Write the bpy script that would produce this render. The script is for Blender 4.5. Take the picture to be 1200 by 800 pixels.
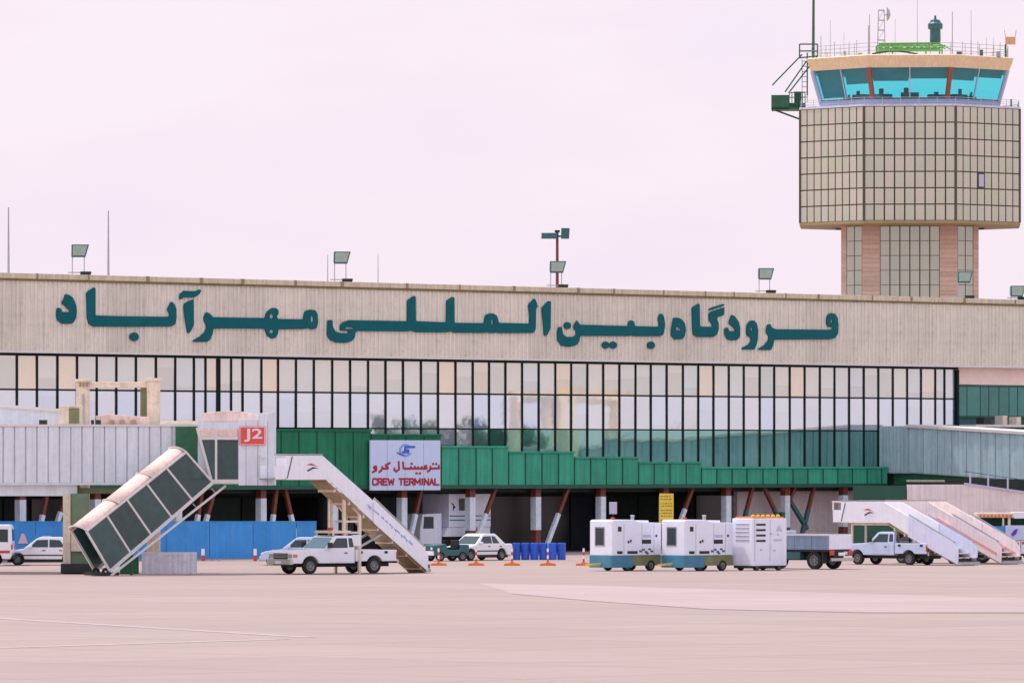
import bpy, bmesh, math, random
from mathutils import Vector, Matrix
random.seed(7)
R = math.radians
for o in list(bpy.data.objects): bpy.data.objects.remove(o)
scene = bpy.context.scene
col = scene.collection

# ------------------------------------------------------------------ camera, sky, sun
F, HOR, CH = 7680.0, 540.0, 5.5            # focal length in photo pixels, horizon row, camera height
cd = bpy.data.cameras.new('camera'); cam = bpy.data.objects.new('camera', cd); col.objects.link(cam)
cd.sensor_width = 36; cd.lens = 36 * F / 1200; cd.shift_y = (HOR - 400) / 1200
cd.clip_start = 1; cd.clip_end = 9000
KF = F / 1800
cam.location = (0, 0, CH); cam.rotation_euler = (R(90), 0, 0); scene.camera = cam

SUN_TO = Vector((-.78, .50, 0)).normalized(); EL = R(60)
world = bpy.data.worlds.new('World'); scene.world = world; world.use_nodes = True
nt = world.node_tree; nt.nodes.clear()
N = nt.nodes.new; L = nt.links.new
sky = N('ShaderNodeTexSky'); sky.sky_type = 'NISHITA'; sky.sun_disc = False
sky.sun_elevation = EL; sky.sun_rotation = math.atan2(SUN_TO.x, SUN_TO.y)
sky.dust_density = 4; sky.air_density = 1.2
skys = N('ShaderNodeVectorMath'); skys.operation = 'SCALE'; skys.inputs['Scale'].default_value = .15
L(sky.outputs[0], skys.inputs[0])
tc = N('ShaderNodeTexCoord'); mp = N('ShaderNodeMapping'); mp.inputs['Scale'].default_value = (6, 6, 22)
L(tc.outputs['Generated'], mp.inputs[0])
nz = N('ShaderNodeTexNoise'); nz.inputs['Scale'].default_value = 2.0; nz.inputs['Detail'].default_value = 6
nz.inputs['Roughness'].default_value = .55; L(mp.outputs[0], nz.inputs[0])
cr = N('ShaderNodeValToRGB'); cr.color_ramp.elements[0].position = .36; cr.color_ramp.elements[1].position = .62
cr.color_ramp.elements[0].color = (.700, .612, .704, 1); cr.color_ramp.elements[1].color = (.732, .650, .712, 1)
L(nz.outputs[0], cr.inputs[0])
mx = N('ShaderNodeMixRGB')
sep = N('ShaderNodeSeparateXYZ'); L(tc.outputs['Generated'], sep.inputs[0])
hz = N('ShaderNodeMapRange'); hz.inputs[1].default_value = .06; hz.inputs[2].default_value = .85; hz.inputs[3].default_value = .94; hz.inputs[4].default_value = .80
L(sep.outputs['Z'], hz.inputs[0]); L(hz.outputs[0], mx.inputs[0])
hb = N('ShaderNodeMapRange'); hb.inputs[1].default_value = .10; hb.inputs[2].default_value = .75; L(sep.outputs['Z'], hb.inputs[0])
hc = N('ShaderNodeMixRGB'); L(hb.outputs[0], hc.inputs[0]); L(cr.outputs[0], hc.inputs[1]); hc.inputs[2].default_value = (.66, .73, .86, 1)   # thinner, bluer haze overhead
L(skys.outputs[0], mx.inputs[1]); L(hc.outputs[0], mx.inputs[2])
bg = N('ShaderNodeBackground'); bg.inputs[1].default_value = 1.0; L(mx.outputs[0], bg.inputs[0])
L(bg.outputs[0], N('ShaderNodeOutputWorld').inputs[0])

sd = bpy.data.lights.new('sun', 'SUN'); sd.energy = 2.6; sd.angle = R(1.2); sd.color = (1, .91, .82)
so = bpy.data.objects.new('sun', sd); col.objects.link(so)
sdir = -(SUN_TO * math.cos(EL) + Vector((0, 0, math.sin(EL))))
so.rotation_euler = sdir.to_track_quat('-Z', 'Y').to_euler(); so.location = (-60, -40, 90)
vs = scene.view_settings; vs.view_transform = 'Standard'; vs.look = 'None'; vs.exposure = .45; vs.gamma = 1
scene.render.engine = 'CYCLES'

# ------------------------------------------------------------------ materials
MATS = {}
def lin(c):
    return tuple((x / 255 / 12.92 if x / 255 <= .04045 else ((x / 255 + .055) / 1.055) ** 2.4) for x in c)
def mat(name, rgb, rough=.6, metal=0, var=.12, scale=2.0, rnd=0., streak=0., dirt=None, dirt_amt=0., bump=0., stretch=(1, 1, 1), coat=0., spec=.5):
    """Principled paint: base colour with noise variation, per-object tint, rain streaks, grime."""
    if name in MATS: return MATS[name]
    m = bpy.data.materials.new(name); m.use_nodes = True; nt = m.node_tree; nt.nodes.clear()
    N = nt.nodes.new; L = nt.links.new
    out = N('ShaderNodeOutputMaterial'); b = N('ShaderNodeBsdfPrincipled'); L(b.outputs[0], out.inputs[0])
    b.inputs['Roughness'].default_value = rough; b.inputs['Metallic'].default_value = metal
    b.inputs['Coat Weight'].default_value = coat; b.inputs['Specular IOR Level'].default_value = spec
    tc = N('ShaderNodeTexCoord'); mp = N('ShaderNodeMapping'); mp.inputs['Scale'].default_value = stretch
    L(tc.outputs['Object'], mp.inputs[0])
    n1 = N('ShaderNodeTexNoise'); n1.inputs['Scale'].default_value = scale; n1.inputs['Detail'].default_value = 6; n1.inputs['Roughness'].default_value = .65
    L(mp.outputs[0], n1.inputs[0])
    mr = N('ShaderNodeMapRange'); mr.inputs[1].default_value = .25; mr.inputs[2].default_value = .75
    mr.inputs[3].default_value = 1 - var; mr.inputs[4].default_value = 1 + var; L(n1.outputs[0], mr.inputs[0])
    fac = mr.outputs[0]
    if rnd:
        oi = N('ShaderNodeObjectInfo'); r2 = N('ShaderNodeMapRange'); r2.inputs[3].default_value = 1 - rnd; r2.inputs[4].default_value = 1 + rnd
        L(oi.outputs['Random'], r2.inputs[0]); mu = N('ShaderNodeMath'); mu.operation = 'MULTIPLY'; L(fac, mu.inputs[0]); L(r2.outputs[0], mu.inputs[1]); fac = mu.outputs[0]
    if streak:
        m2 = N('ShaderNodeMapping'); m2.inputs['Scale'].default_value = (7, 7, .25); L(tc.outputs['Object'], m2.inputs[0])
        n2 = N('ShaderNodeTexNoise'); n2.inputs['Scale'].default_value = 1.0; n2.inputs['Detail'].default_value = 5; L(m2.outputs[0], n2.inputs[0])
        r3 = N('ShaderNodeMapRange'); r3.inputs[1].default_value = .3; r3.inputs[2].default_value = .7; r3.inputs[3].default_value = 1 - streak; r3.inputs[4].default_value = 1 + streak * .5
        L(n2.outputs[0], r3.inputs[0]); mu = N('ShaderNodeMath'); mu.operation = 'MULTIPLY'; L(fac, mu.inputs[0]); L(r3.outputs[0], mu.inputs[1]); fac = mu.outputs[0]
    cm = N('ShaderNodeVectorMath'); cm.operation = 'SCALE'; cm.inputs[0].default_value = rgb; L(fac, cm.inputs['Scale'])
    colr = cm.outputs[0]
    if dirt:
        n3 = N('ShaderNodeTexNoise'); n3.inputs['Scale'].default_value = scale * 2.3; n3.inputs['Detail'].default_value = 8; n3.inputs['Roughness'].default_value = .7
        L(tc.outputs['Object'], n3.inputs[0])
        r4 = N('ShaderNodeMapRange'); r4.inputs[1].default_value = .5; r4.inputs[2].default_value = .72; r4.inputs[3].default_value = 0; r4.inputs[4].default_value = dirt_amt
        L(n3.outputs[0], r4.inputs[0]); mm = N('ShaderNodeMixRGB'); L(r4.outputs[0], mm.inputs[0]); L(colr, mm.inputs[1]); mm.inputs[2].default_value = (*dirt, 1); colr = mm.outputs[0]
    L(colr, b.inputs['Base Color'])
    if bump:
        bp = N('ShaderNodeBump'); bp.inputs['Strength'].default_value = bump; bp.inputs['Distance'].default_value = .02; L(n1.outputs[0], bp.inputs['Height']); L(bp.outputs[0], b.inputs['Normal'])
    MATS[name] = m; return m

def pane_mat(name, stops, refl, tint=(.92, .92, .95), rough=.03, blind=1.0):
    """Coated window glass: mirror layer over a blind whose colour differs from pane to pane."""
    m = bpy.data.materials.new(name); m.use_nodes = True; nt = m.node_tree; nt.nodes.clear()
    N = nt.nodes.new; L = nt.links.new
    out = N('ShaderNodeOutputMaterial'); oi = N('ShaderNodeObjectInfo'); cr = N('ShaderNodeValToRGB'); L(oi.outputs['Random'], cr.inputs[0])
    el = cr.color_ramp.elements
    while len(el) > 1: el.remove(el[-1])
    el[0].position = stops[0][0]; el[0].color = (*stops[0][1], 1)
    for p, c in stops[1:]:
        e = el.new(p); e.color = (*c, 1)
    tc = N('ShaderNodeTexCoord'); n1 = N('ShaderNodeTexNoise'); n1.inputs['Scale'].default_value = 1.6; n1.inputs['Detail'].default_value = 4
    mpp = N('ShaderNodeMapping'); mpp.inputs['Scale'].default_value = (.9, 1, .5); L(tc.outputs['Object'], mpp.inputs[0]); L(mpp.outputs[0], n1.inputs[0])
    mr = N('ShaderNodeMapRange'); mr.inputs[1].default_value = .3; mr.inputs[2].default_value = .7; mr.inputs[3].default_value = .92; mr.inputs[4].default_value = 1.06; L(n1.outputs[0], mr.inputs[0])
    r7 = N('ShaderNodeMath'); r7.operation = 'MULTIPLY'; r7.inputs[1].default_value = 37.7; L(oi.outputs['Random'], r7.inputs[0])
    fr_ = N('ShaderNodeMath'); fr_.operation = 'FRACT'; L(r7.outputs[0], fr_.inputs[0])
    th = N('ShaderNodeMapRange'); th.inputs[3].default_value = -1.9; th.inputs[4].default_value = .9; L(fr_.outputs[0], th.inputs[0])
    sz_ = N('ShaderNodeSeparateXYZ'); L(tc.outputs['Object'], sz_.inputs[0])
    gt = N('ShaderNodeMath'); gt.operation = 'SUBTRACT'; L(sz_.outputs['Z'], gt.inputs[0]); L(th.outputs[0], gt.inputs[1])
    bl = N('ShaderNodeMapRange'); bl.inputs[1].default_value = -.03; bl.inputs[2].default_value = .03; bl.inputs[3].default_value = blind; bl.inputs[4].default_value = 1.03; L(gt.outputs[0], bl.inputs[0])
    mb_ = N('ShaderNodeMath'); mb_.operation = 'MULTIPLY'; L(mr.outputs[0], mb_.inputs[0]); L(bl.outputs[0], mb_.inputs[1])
    sc = N('ShaderNodeVectorMath'); sc.operation = 'SCALE'; L(cr.outputs[0], sc.inputs[0]); L(mb_.outputs[0], sc.inputs['Scale'])
    d = N('ShaderNodeBsdfDiffuse'); L(sc.outputs[0], d.inputs[0])
    g = N('ShaderNodeBsdfGlossy'); g.inputs['Color'].default_value = (*tint, 1); g.inputs['Roughness'].default_value = rough
    n2 = N('ShaderNodeTexNoise'); n2.inputs['Scale'].default_value = .9; L(tc.outputs['Object'], n2.inputs[0])
    bp = N('ShaderNodeBump'); bp.inputs['Strength'].default_value = .12; bp.inputs['Distance'].default_value = .02; L(n2.outputs[0], bp.inputs['Height']); L(bp.outputs[0], g.inputs['Normal'])
    mx = N('ShaderNodeMixShader'); mx.inputs[0].default_value = refl; L(d.outputs[0], mx.inputs[1]); L(g.outputs[0], mx.inputs[2]); L(mx.outputs[0], out.inputs[0])
    MATS[name] = m; return m

def clear_glass(name, tint, refl):
    m = bpy.data.materials.new(name); m.use_nodes = True; nt = m.node_tree; nt.nodes.clear()
    N = nt.nodes.new; L = nt.links.new
    out = N('ShaderNodeOutputMaterial'); t = N('ShaderNodeBsdfTransparent'); t.inputs[0].default_value = (*tint, 1)
    g = N('ShaderNodeBsdfGlossy'); g.inputs['Roughness'].default_value = .02; g.inputs['Color'].default_value = (.6, .95, 1, 1)
    mx = N('ShaderNodeMixShader'); mx.inputs[0].default_value = refl; L(t.outputs[0], mx.inputs[1]); L(g.outputs[0], mx.inputs[2]); L(mx.outputs[0], out.inputs[0])
    MATS[name] = m; return m

FA_SLAB = R(-44.9)
def apron_mat(name, base, alt, slab):
    m = bpy.data.materials.new(name); m.use_nodes = True; nt = m.node_tree; nt.nodes.clear()
    N = nt.nodes.new; L = nt.links.new
    out = N('ShaderNodeOutputMaterial'); b = N('ShaderNodeBsdfPrincipled'); L(b.outputs[0], out.inputs[0]); b.inputs['Roughness'].default_value = .85
    b.inputs['Specular IOR Level'].default_value = .3
    tc = N('ShaderNodeTexCoord')
    def noise(scale, st, det=6, ro=.6):
        mp = N('ShaderNodeMapping'); mp.inputs['Scale'].default_value = st; L(tc.outputs['Object'], mp.inputs[0])
        n = N('ShaderNodeTexNoise'); n.inputs['Scale'].default_value = scale; n.inputs['Detail'].default_value = det; n.inputs['Roughness'].default_value = ro; L(mp.outputs[0], n.inputs[0]); return n
    big = noise(.05, (1, 2.2, 1)); mid = noise(.35, (.35, 1.6, 1), 8, .7); fine = noise(9, (1, 1, 1), 5, .7)
    def rng(n, a, b_, c, d):
        r = N('ShaderNodeMapRange'); r.inputs[1].default_value = a; r.inputs[2].default_value = b_; r.inputs[3].default_value = c; r.inputs[4].default_value = d; L(n.outputs[0], r.inputs[0]); return r
    m1 = N('ShaderNodeMixRGB'); L(rng(big, .35, .65, 0, 1).outputs[0], m1.inputs[0]); m1.inputs[1].default_value = (*base, 1); m1.inputs[2].default_value = (*alt, 1)
    s1 = N('ShaderNodeVectorMath'); s1.operation = 'SCALE'; L(m1.outputs[0], s1.inputs[0]); L(rng(mid, .25, .75, .90, 1.08).outputs[0], s1.inputs['Scale'])
    s2 = N('ShaderNodeVectorMath'); s2.operation = 'SCALE'; L(s1.outputs[0], s2.inputs[0]); L(rng(fine, .2, .8, .90, 1.10).outputs[0], s2.inputs['Scale'])
    bk = N('ShaderNodeTexBrick'); bk.offset = 0; bk.inputs['Scale'].default_value = 1; bk.inputs['Brick Width'].default_value = 9.0; bk.inputs['Row Height'].default_value = 9.0; bk.inputs['Mortar Size'].default_value = .07; bk.inputs['Mortar Smooth'].default_value = .3
    bk.inputs['Color1'].default_value = (.955, .955, .955, 1); bk.inputs['Color2'].default_value = (1.04, 1.04, 1.04, 1); bk.inputs['Mortar'].default_value = (.68, .66, .65, 1)
    bm_ = N('ShaderNodeMapping'); bm_.inputs['Rotation'].default_value = (0, 0, FA_SLAB); L(tc.outputs['Object'], bm_.inputs[0]); L(bm_.outputs[0], bk.inputs['Vector'])
    sb_ = N('ShaderNodeVectorMath'); sb_.operation = 'MULTIPLY'; L(s2.outputs[0], sb_.inputs[0]); L(bk.outputs['Color'], sb_.inputs[1]); s2 = sb_
    # rubber and oil marks drawn out along the taxiing direction
    rub = noise(.22, (.10, 1.5, 1), 7, .7); mk = N('ShaderNodeMixRGB'); L(rng(rub, .60, .75, 0, .45).outputs[0], mk.inputs[0]); L(s2.outputs[0], mk.inputs[1]); mk.inputs[2].default_value = (.22, .15, .14, 1)
    oil = noise(.8, (1, 1, 1), 3, .5); mo = N('ShaderNodeMixRGB'); L(rng(oil, .70, .80, 0, .35).outputs[0], mo.inputs[0]); L(mk.outputs[0], mo.inputs[1]); mo.inputs[2].default_value = (.12, .09, .09, 1)
    L(mo.outputs[0], b.inputs['Base Color'])
    bp = N('ShaderNodeBump'); bp.inputs['Strength'].default_value = .25; bp.inputs['Distance'].default_value = .01; L(fine.outputs[0], bp.inputs['Height']); L(bp.outputs[0], b.inputs['Normal'])
    MATS[name] = m; return m

M_apron = apron_mat('apron_concrete', (.348, .264, .252), (.368, .278, .256), 6)
M_patch = apron_mat('pale_concrete', (.418, .325, .322), (.40, .31, .303), 6)
M_line = mat('worn_line_paint', (.42, .35, .325), .8, var=.2, scale=1, dirt=(.33, .257, .235), dirt_amt=1.)
M_drain = mat('drain_grate', (.035, .035, .03), .8, var=.3)
M_fascia = mat('ribbed_cladding', (.78, .705, .60), .55, var=.10, scale=.8, rnd=.07, streak=.16, dirt=(.33, .27, .22), dirt_amt=.35)
M_coping = mat('cream_coping', (.66, .55, .40), .6, var=.15, streak=.2, rnd=.05)
M_trim = mat('white_trim', (.75, .70, .68), .5, var=.1)
M_mull = mat('dark_mullion', (.008, .016, .014), .6, var=.2, spec=.12)
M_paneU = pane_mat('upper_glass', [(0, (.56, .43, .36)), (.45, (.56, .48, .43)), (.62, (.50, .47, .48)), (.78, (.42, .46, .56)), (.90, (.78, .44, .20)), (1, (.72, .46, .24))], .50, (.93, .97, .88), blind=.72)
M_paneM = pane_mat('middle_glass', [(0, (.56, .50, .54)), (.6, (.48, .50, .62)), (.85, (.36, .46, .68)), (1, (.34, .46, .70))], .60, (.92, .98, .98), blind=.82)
M_paneL = pane_mat('lower_glass_painted_reflection', [(0, (.14, .27, .24)), (.6, (.06, .19, .17)), (1, (.03, .11, .11))], .55, (.42, .72, .66))  # dark teal of the corridor's reflection put into the pane colour
M_green = mat('green_panel', (.012, .20, .095), .55, var=.16, scale=1.2, rnd=.12, streak=.22, spec=.25, dirt=(.03, .12, .07), dirt_amt=.5)
M_green2 = mat('teal_green_panel', (.045, .37, .235), .55, var=.14, scale=1.2, rnd=.10, streak=.22, spec=.25, dirt=(.10, .30, .22), dirt_amt=.5)
M_greend = mat('green_trim', (.010, .085, .052), .5, var=.15)
M_under = mat('undercroft_shade_paint', (.010, .022, .018), .7, var=.4, scale=.6)  # near-black colour carries the deep shade under the building
M_colw = mat('white_column_paint', (.80, .86, .95), .55, var=.12, streak=.15, dirt=(.35, .32, .3), dirt_amt=.4)
M_colr = mat('oxide_red_steel', (.20, .045, .025), .6, var=.25, dirt=(.05, .02, .02), dirt_amt=.5)
M_beige = mat('beige_render_wall', (.84, .72, .72), .85, var=.10, scale=.6, streak=.12, dirt=(.45, .35, .30), dirt_amt=.4)
M_pinkw = mat('pink_render', (.95, .74, .66), .85, var=.08)
M_teal = mat('teal_glazing', (.010, .20, .17), .12, var=.2, rnd=.18, spec=.8)
M_letter = mat('teal_letter_paint', (.0, .115, .135), .5, var=.12, scale=1.2, spec=.15)
M_bridge = mat('bridge_white_panel', (.76, .79, .85), .5, var=.06, rnd=.06, streak=.10, dirt=(.4, .35, .33), dirt_amt=.2)
M_corr = mat('corridor_grey_panel', (.46, .62, .68), .5, var=.10, rnd=.07, streak=.18, dirt=(.3, .38, .38), dirt_amt=.35)
M_cream = mat('cream_steel', (.80, .67, .53), .55, var=.15, streak=.12, dirt=(.3, .22, .14), dirt_amt=.4)
M_canopy = mat('pink_canopy_sheet', (.82, .60, .54), .75, var=.12, streak=.15, dirt=(.4, .24, .2), dirt_amt=.35)
M_smoke = mat('smoked_glazing', (.035, .085, .085), .10, var=.25, rnd=.2, spec=.6)
M_white = mat('white_vehicle_paint', (.88, .87, .94), .3, var=.03, coat=.3, dirt=(.55, .48, .44), dirt_amt=.15)
M_white2 = mat('white_machine_paint', (.84, .85, .97), .45, var=.04, streak=.05, dirt=(.55, .48, .44), dirt_amt=.16)
M_bluew = mat('pale_blue_vehicle_paint', (.58, .67, .88), .3, var=.05, coat=.3, dirt=(.4, .36, .34), dirt_amt=.2)
M_stairw = mat('white_stair_panel', (.90, .89, .97), .45, var=.04, streak=.05, dirt=(.6, .52, .48), dirt_amt=.15)
M_stairp = mat('pink_stair_panel', (.93, .80, .81), .5, var=.1, streak=.1, dirt=(.55, .42, .38), dirt_amt=.3)
M_stairb = mat('blue_grey_stair_panel', (.74, .75, .94), .45, var=.08, streak=.1)
M_soffit = mat('brown_stair_underside', (.36, .25, .14), .7, var=.25, dirt=(.12, .08, .05), dirt_amt=.5)
M_tread = mat('stair_tread_metal', (.62, .58, .58), .5, var=.2)
M_black = mat('black_rubber', (.018, .018, .018), .85, var=.3)
M_dark = mat('dark_chassis', (.025, .028, .026), .7, var=.35)
M_glassd = mat('vehicle_glass', (.012, .035, .04), .06, var=.2, spec=.7)
M_glassb = mat('blue_windscreen', (.03, .22, .30), .06, var=.2, spec=.8)
M_steel = mat('galvanised_steel', (.42, .42, .44), .4, metal=.6, var=.15)
M_chrome = mat('chrome_bumper', (.5, .52, .5), .2, metal=.9, var=.1)
M_rim = mat('steel_wheel_rim', (.26, .27, .27), .4, metal=.4, var=.2)
M_red = mat('red_paint', (.62, .05, .035), .4, var=.1)
M_signr = mat('red_sign', (.80, .085, .075), .45, var=.06)
M_signw = mat('white_sign_board', (.64, .73, .96), .45, var=.03, streak=.05)
M_signl = mat('white_sign_letter', (.86, .72, .72), .45, var=.03)
M_redl = mat('crimson_letter', (.42, .008, .03), .45, var=.1)
M_bluel = mat('blue_emblem', (.04, .13, .60), .45, var=.1)
M_lblue = mat('light_blue_emblem', (.22, .38, .80), .45, var=.1)
M_purple = mat('purple_emblem', (.12, .05, .55), .45, var=.1)
M_blue = mat('blue_hoarding_sheet', (.06, .30, .72), .6, spec=.2, var=.12, scale=.9, rnd=.08, streak=.10, dirt=(.16, .34, .52), dirt_amt=.5)
M_drum = mat('blue_plastic_drum', (.02, .11, .60), .35, var=.1, rnd=.15)
M_orange = mat('orange_plastic', (.82, .20, .03), .5, var=.15)
M_yellow = mat('yellow_board', (.80, .60, .06), .5, var=.1, streak=.1)
M_brown = mat('brown_print', (.30, .17, .03), .6, var=.1)
M_conc = mat('grey_white_concrete', (.70, .68, .76), .85, var=.12, streak=.15, dirt=(.3, .27, .26), dirt_amt=.4)
M_gsteel = mat('green_steel', (.02, .13, .06), .5, var=.25, dirt=(.02, .05, .03), dirt_amt=.4)
M_gbright = mat('bright_green_steel', (.10, .42, .06), .5, var=.25)
M_olive = mat('olive_machine_paint', (.20, .21, .10), .55, var=.25)
M_tealm = mat('teal_machine_paint', (.06, .22, .34), .5, var=.2)
M_tower = pane_mat('tower_bronze_panel', [(0, (.45, .43, .30)), (.35, (.50, .46, .34)), (.6, (.54, .46, .38)), (.85, (.45, .46, .35)), (1, (.40, .39, .29))], .30, (.80, .80, .68), .12)
M_shaftg = pane_mat('shaft_glass', [(0, (.34, .33, .25)), (.6, (.36, .35, .29)), (1, (.28, .31, .25))], .34, (.72, .74, .62), .08)
M_tgrid = mat('bronze_mullion', (.085, .075, .045), .5, var=.2)
M_brick = mat('pink_brick', (.62, .44, .34), .8, var=.10, rnd=.10, scale=3)
M_cabroof = mat('tan_cab_roof', (.92, .68, .42), .6, var=.08, streak=.12)
M_cabpost = mat('red_brown_post', (.34, .09, .05), .5, var=.15)
M_cabw = mat('pale_blue_cab_wall', (.34, .42, .66), .5, var=.1)
M_lav = mat('lavender_mullion', (.55, .52, .68), .4, var=.06)
M_cabg = clear_glass('cab_glass', (.30, .90, .95), .12)
M_dteal = mat('dark_teal_metal', (.03, .12, .13), .45, var=.2)
M_bark = mat('bark', (.10, .07, .05), .9, var=.3)
M_leaf = mat('leaf', (.05, .14, .05), .6, var=.35, scale=.8, rnd=.15)
M_lampg = mat('lamp_lens', (.34, .40, .32), .15, var=.2)
M_floor = mat('cab_floor', (.05, .12, .13), .6)

# ------------------------------------------------------------------ mesh helpers
class MB:
    def __init__(s): s.v = []; s.f = []
    def add(s, vs, fs):
        o = len(s.v); s.v += [tuple(v) for v in vs]; s.f += [tuple(i + o for i in f) for f in fs]; return s
    def hexa(s, p):
        return s.add(p, [(0, 3, 2, 1), (4, 5, 6, 7), (0, 1, 5, 4), (1, 2, 6, 5), (2, 3, 7, 6), (3, 0, 4, 7)])
    def box(s, x0, x1, y0, y1, z0, z1):
        return s.hexa([(x0, y0, z0), (x1, y0, z0), (x1, y1, z0), (x0, y1, z0), (x0, y0, z1), (x1, y0, z1), (x1, y1, z1), (x0, y1, z1)])
    def bar(s, a, b, w, h=None, up=(0, 0, 1)):
        a = Vector(a); b = Vector(b); d = (b - a).normalized(); u = Vector(up)
        if abs(d.dot(u)) > .98: u = Vector((0, 1, 0))
        r = d.cross(u).normalized() * (w / 2); t = r.cross(d).normalized() * ((h or w) / 2)
        return s.hexa([a - r - t, a + r - t, a + r + t, a - r + t, b - r - t, b + r - t, b + r + t, b - r + t])
    def tube(s, a, b, r0, r1=None, n=8):
        a = Vector(a); b = Vector(b); r1 = r0 if r1 is None else r1; d = (b - a).normalized()
        u = Vector((0, 0, 1)) if abs(d.z) < .9 else Vector((1, 0, 0)); x = d.cross(u).normalized(); y = d.cross(x)
        vs = []
        for c, r in ((a, r0), (b, r1)):
            for i in range(n):
                t = 2 * math.pi * i / n; vs.append(c + (x * math.cos(t) + y * math.sin(t)) * r)
        return s.add(vs, [(i, (i + 1) % n, n + (i + 1) % n, n + i) for i in range(n)] + [tuple(range(n))[::-1], tuple(range(n, 2 * n))])
    def prism(s, poly, lo, hi, f=None):
        """extrude 2-D polygon (a,b) from lo to hi; f maps (a,b,c) to a point (default: a->x, b->z, c->y)"""
        f = f or (lambda a, b, c: (a, c, b)); n = len(poly)
        vs = [f(a, b, lo) for a, b in poly] + [f(a, b, hi) for a, b in poly]
        return s.add(vs, [tuple(range(n)), tuple(range(2 * n - 1, n - 1, -1))] + [(i, n + i, n + (i + 1) % n, (i + 1) % n) for i in range(n)])
    def lathe(s, prof, c, axis='y', n=20):
        """prof: (r, t) along the axis; closed loop"""
        vs = []; m = len(prof)
        for i in range(n):
            a = 2 * math.pi * i / n; ca, sa = math.cos(a), math.sin(a)
            for r, t in prof:
                p = {'y': (r * ca, t, r * sa), 'z': (r * ca, r * sa, t), 'x': (t, r * ca, r * sa)}[axis]
                vs.append((c[0] + p[0], c[1] + p[1], c[2] + p[2]))
        fs = []
        for i in range(n):
            for j in range(m):
                fs.append((i * m + j, ((i + 1) % n) * m + j, ((i + 1) % n) * m + (j + 1) % m, i * m + (j + 1) % m))
        return s.add(vs, fs)
    def mesh(s, name):
        me = bpy.data.meshes.new(name); bm = bmesh.new()
        vs = [bm.verts.new(v) for v in s.v]
        for f in s.f:
            try: bm.faces.new([vs[i] for i in f])
            except ValueError: pass
        bmesh.ops.recalc_face_normals(bm, faces=bm.faces); bm.to_mesh(me); bm.free(); return me
    def build(s, name, m, parent=None, bevel=0, smooth=False, loc=None, rz=0):
        return link(name, s.mesh(name), m, parent, bevel, smooth, loc, rz)
def link(name, me, m, parent=None, bevel=0, smooth=False, loc=None, rz=0):
    if not me.materials: me.materials.append(m)
    o = bpy.data.objects.new(name, me); col.objects.link(o)
    if parent: o.parent = parent
    if loc: o.location = loc
    o.rotation_euler.z = rz
    if bevel:
        b = o.modifiers.new('bevel', 'BEVEL'); b.width = bevel; b.segments = 2; b.limit_method = 'ANGLE'; b.angle_limit = R(35)
    if smooth:
        for p in me.polygons: p.use_smooth = True
    return o
def thing(name, label, cat, loc=(0, 0, 0), rz=0, group=None):
    o = bpy.data.objects.new(name, None); col.objects.link(o); o.location = loc; o.rotation_euler.z = rz; o.empty_display_size = .3
    return tag(o, label, cat, group)
def tag(o, label, cat, group=None):
    o['label'] = label; o['category'] = cat
    if group: o['group'] = group
    return o
def copy_tree(o, parent=None):
    c = o.copy(); col.objects.link(c); c.parent = parent
    for ch in [k for k in ALLKIDS.get(o.name, o.children)]: copy_tree(ch, c)
    return c
ALLKIDS = {}
def box(name, m, parent, *d, bevel=0): return MB().box(*d).build(name, m, parent, bevel)

# pixels of the photograph to places
def ground(x, y):
    Y = F * CH / (y - HOR); return Vector(((x - 600) / F * Y, Y, 0))
def at(x, y, Y): return Vector(((x - 600) / F * Y, Y, CH + (HOR - y) / F * Y))
FA = math.atan2(7680 / 18.19 - 7680 / 21.02, 57.02); FD = Vector((math.cos(FA), math.sin(FA), 0)); FN = Vector((math.sin(FA), -math.cos(FA), 0))
P0 = Vector((-28.54, 7680 / 21.02, 0))
def fac(x, y, w=0.):
    """photo pixel -> (u, z) on the terminal's front, w metres in front of the glass"""
    d = Vector(((x - 600) / F, 1, (HOR - y) / F)); c = Vector((0, 0, CH))
    t = (P0 + FN * w - c).dot(FN) / d.dot(FN); p = c + d * t
    return (p - P0).dot(FD), p.z
def fu(x, w=0.): return fac(x, 540, w)[0]
def flocal(u, v, z=0): return P0 + FD * u - FN * v + Vector((0, 0, z))

# ------------------------------------------------------------------ ground
def sheet(name, pts, z, m):
    o = MB().add([(p[0], p[1], z) for p in pts], [tuple(range(len(pts)))]).build(name, m); o['kind'] = 'structure'; return o
S = 4000
sheet('apron', [(-S, -S), (S, -S), (S, S), (-S, S)], 0, M_apron)
pp = [ground(x, y) for x, y in ((560, 683), (700, 686), (900, 692), (1200, 701), (1500, 710), (1500, 716), (1200, 717), (1020, 717), (830, 713), (700, 704), (600, 695))]
sheet('pale_pavement', pp, .004, M_patch)
seam = [ground(x, y) for x, y in ((600, 695), (700, 704), (830, 713), (1020, 717.2), (1200, 717.3), (1500, 716.3))]
for p, q in zip(seam, seam[1:]): sheet('pavement_joint', [p, q, q - Vector((0, 1.3, 0)), p - Vector((0, 1.0, 0))], .006, mat('joint_sealant', (.235, .18, .165), .9, var=.2))
for (a, b, w) in (((-200, 765), (332, 748.5), .75), ((-200, 712), (362, 746.5), .6)):
    p, q = ground(*a), ground(*b); d = (q - p).normalized(); n_ = Vector((-d.y, d.x, 0)) * w / 2
    sheet('pavement_marking', [p - n_, q - n_, q + n_, p + n_], .008, M_line)

# ------------------------------------------------------------------ terminal building
T = thing('terminal_building', 'long airport terminal with ribbed beige fascia, tall glass front and green panel band', 'terminal', P0, FA)
Z_FB, Z_FT, Z_MR, Z_LR = 11.64, 15.62, 9.50, 7.42
U0, U1 = -14.0, 126.0
UE = fu(1119)
FW = .38
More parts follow.
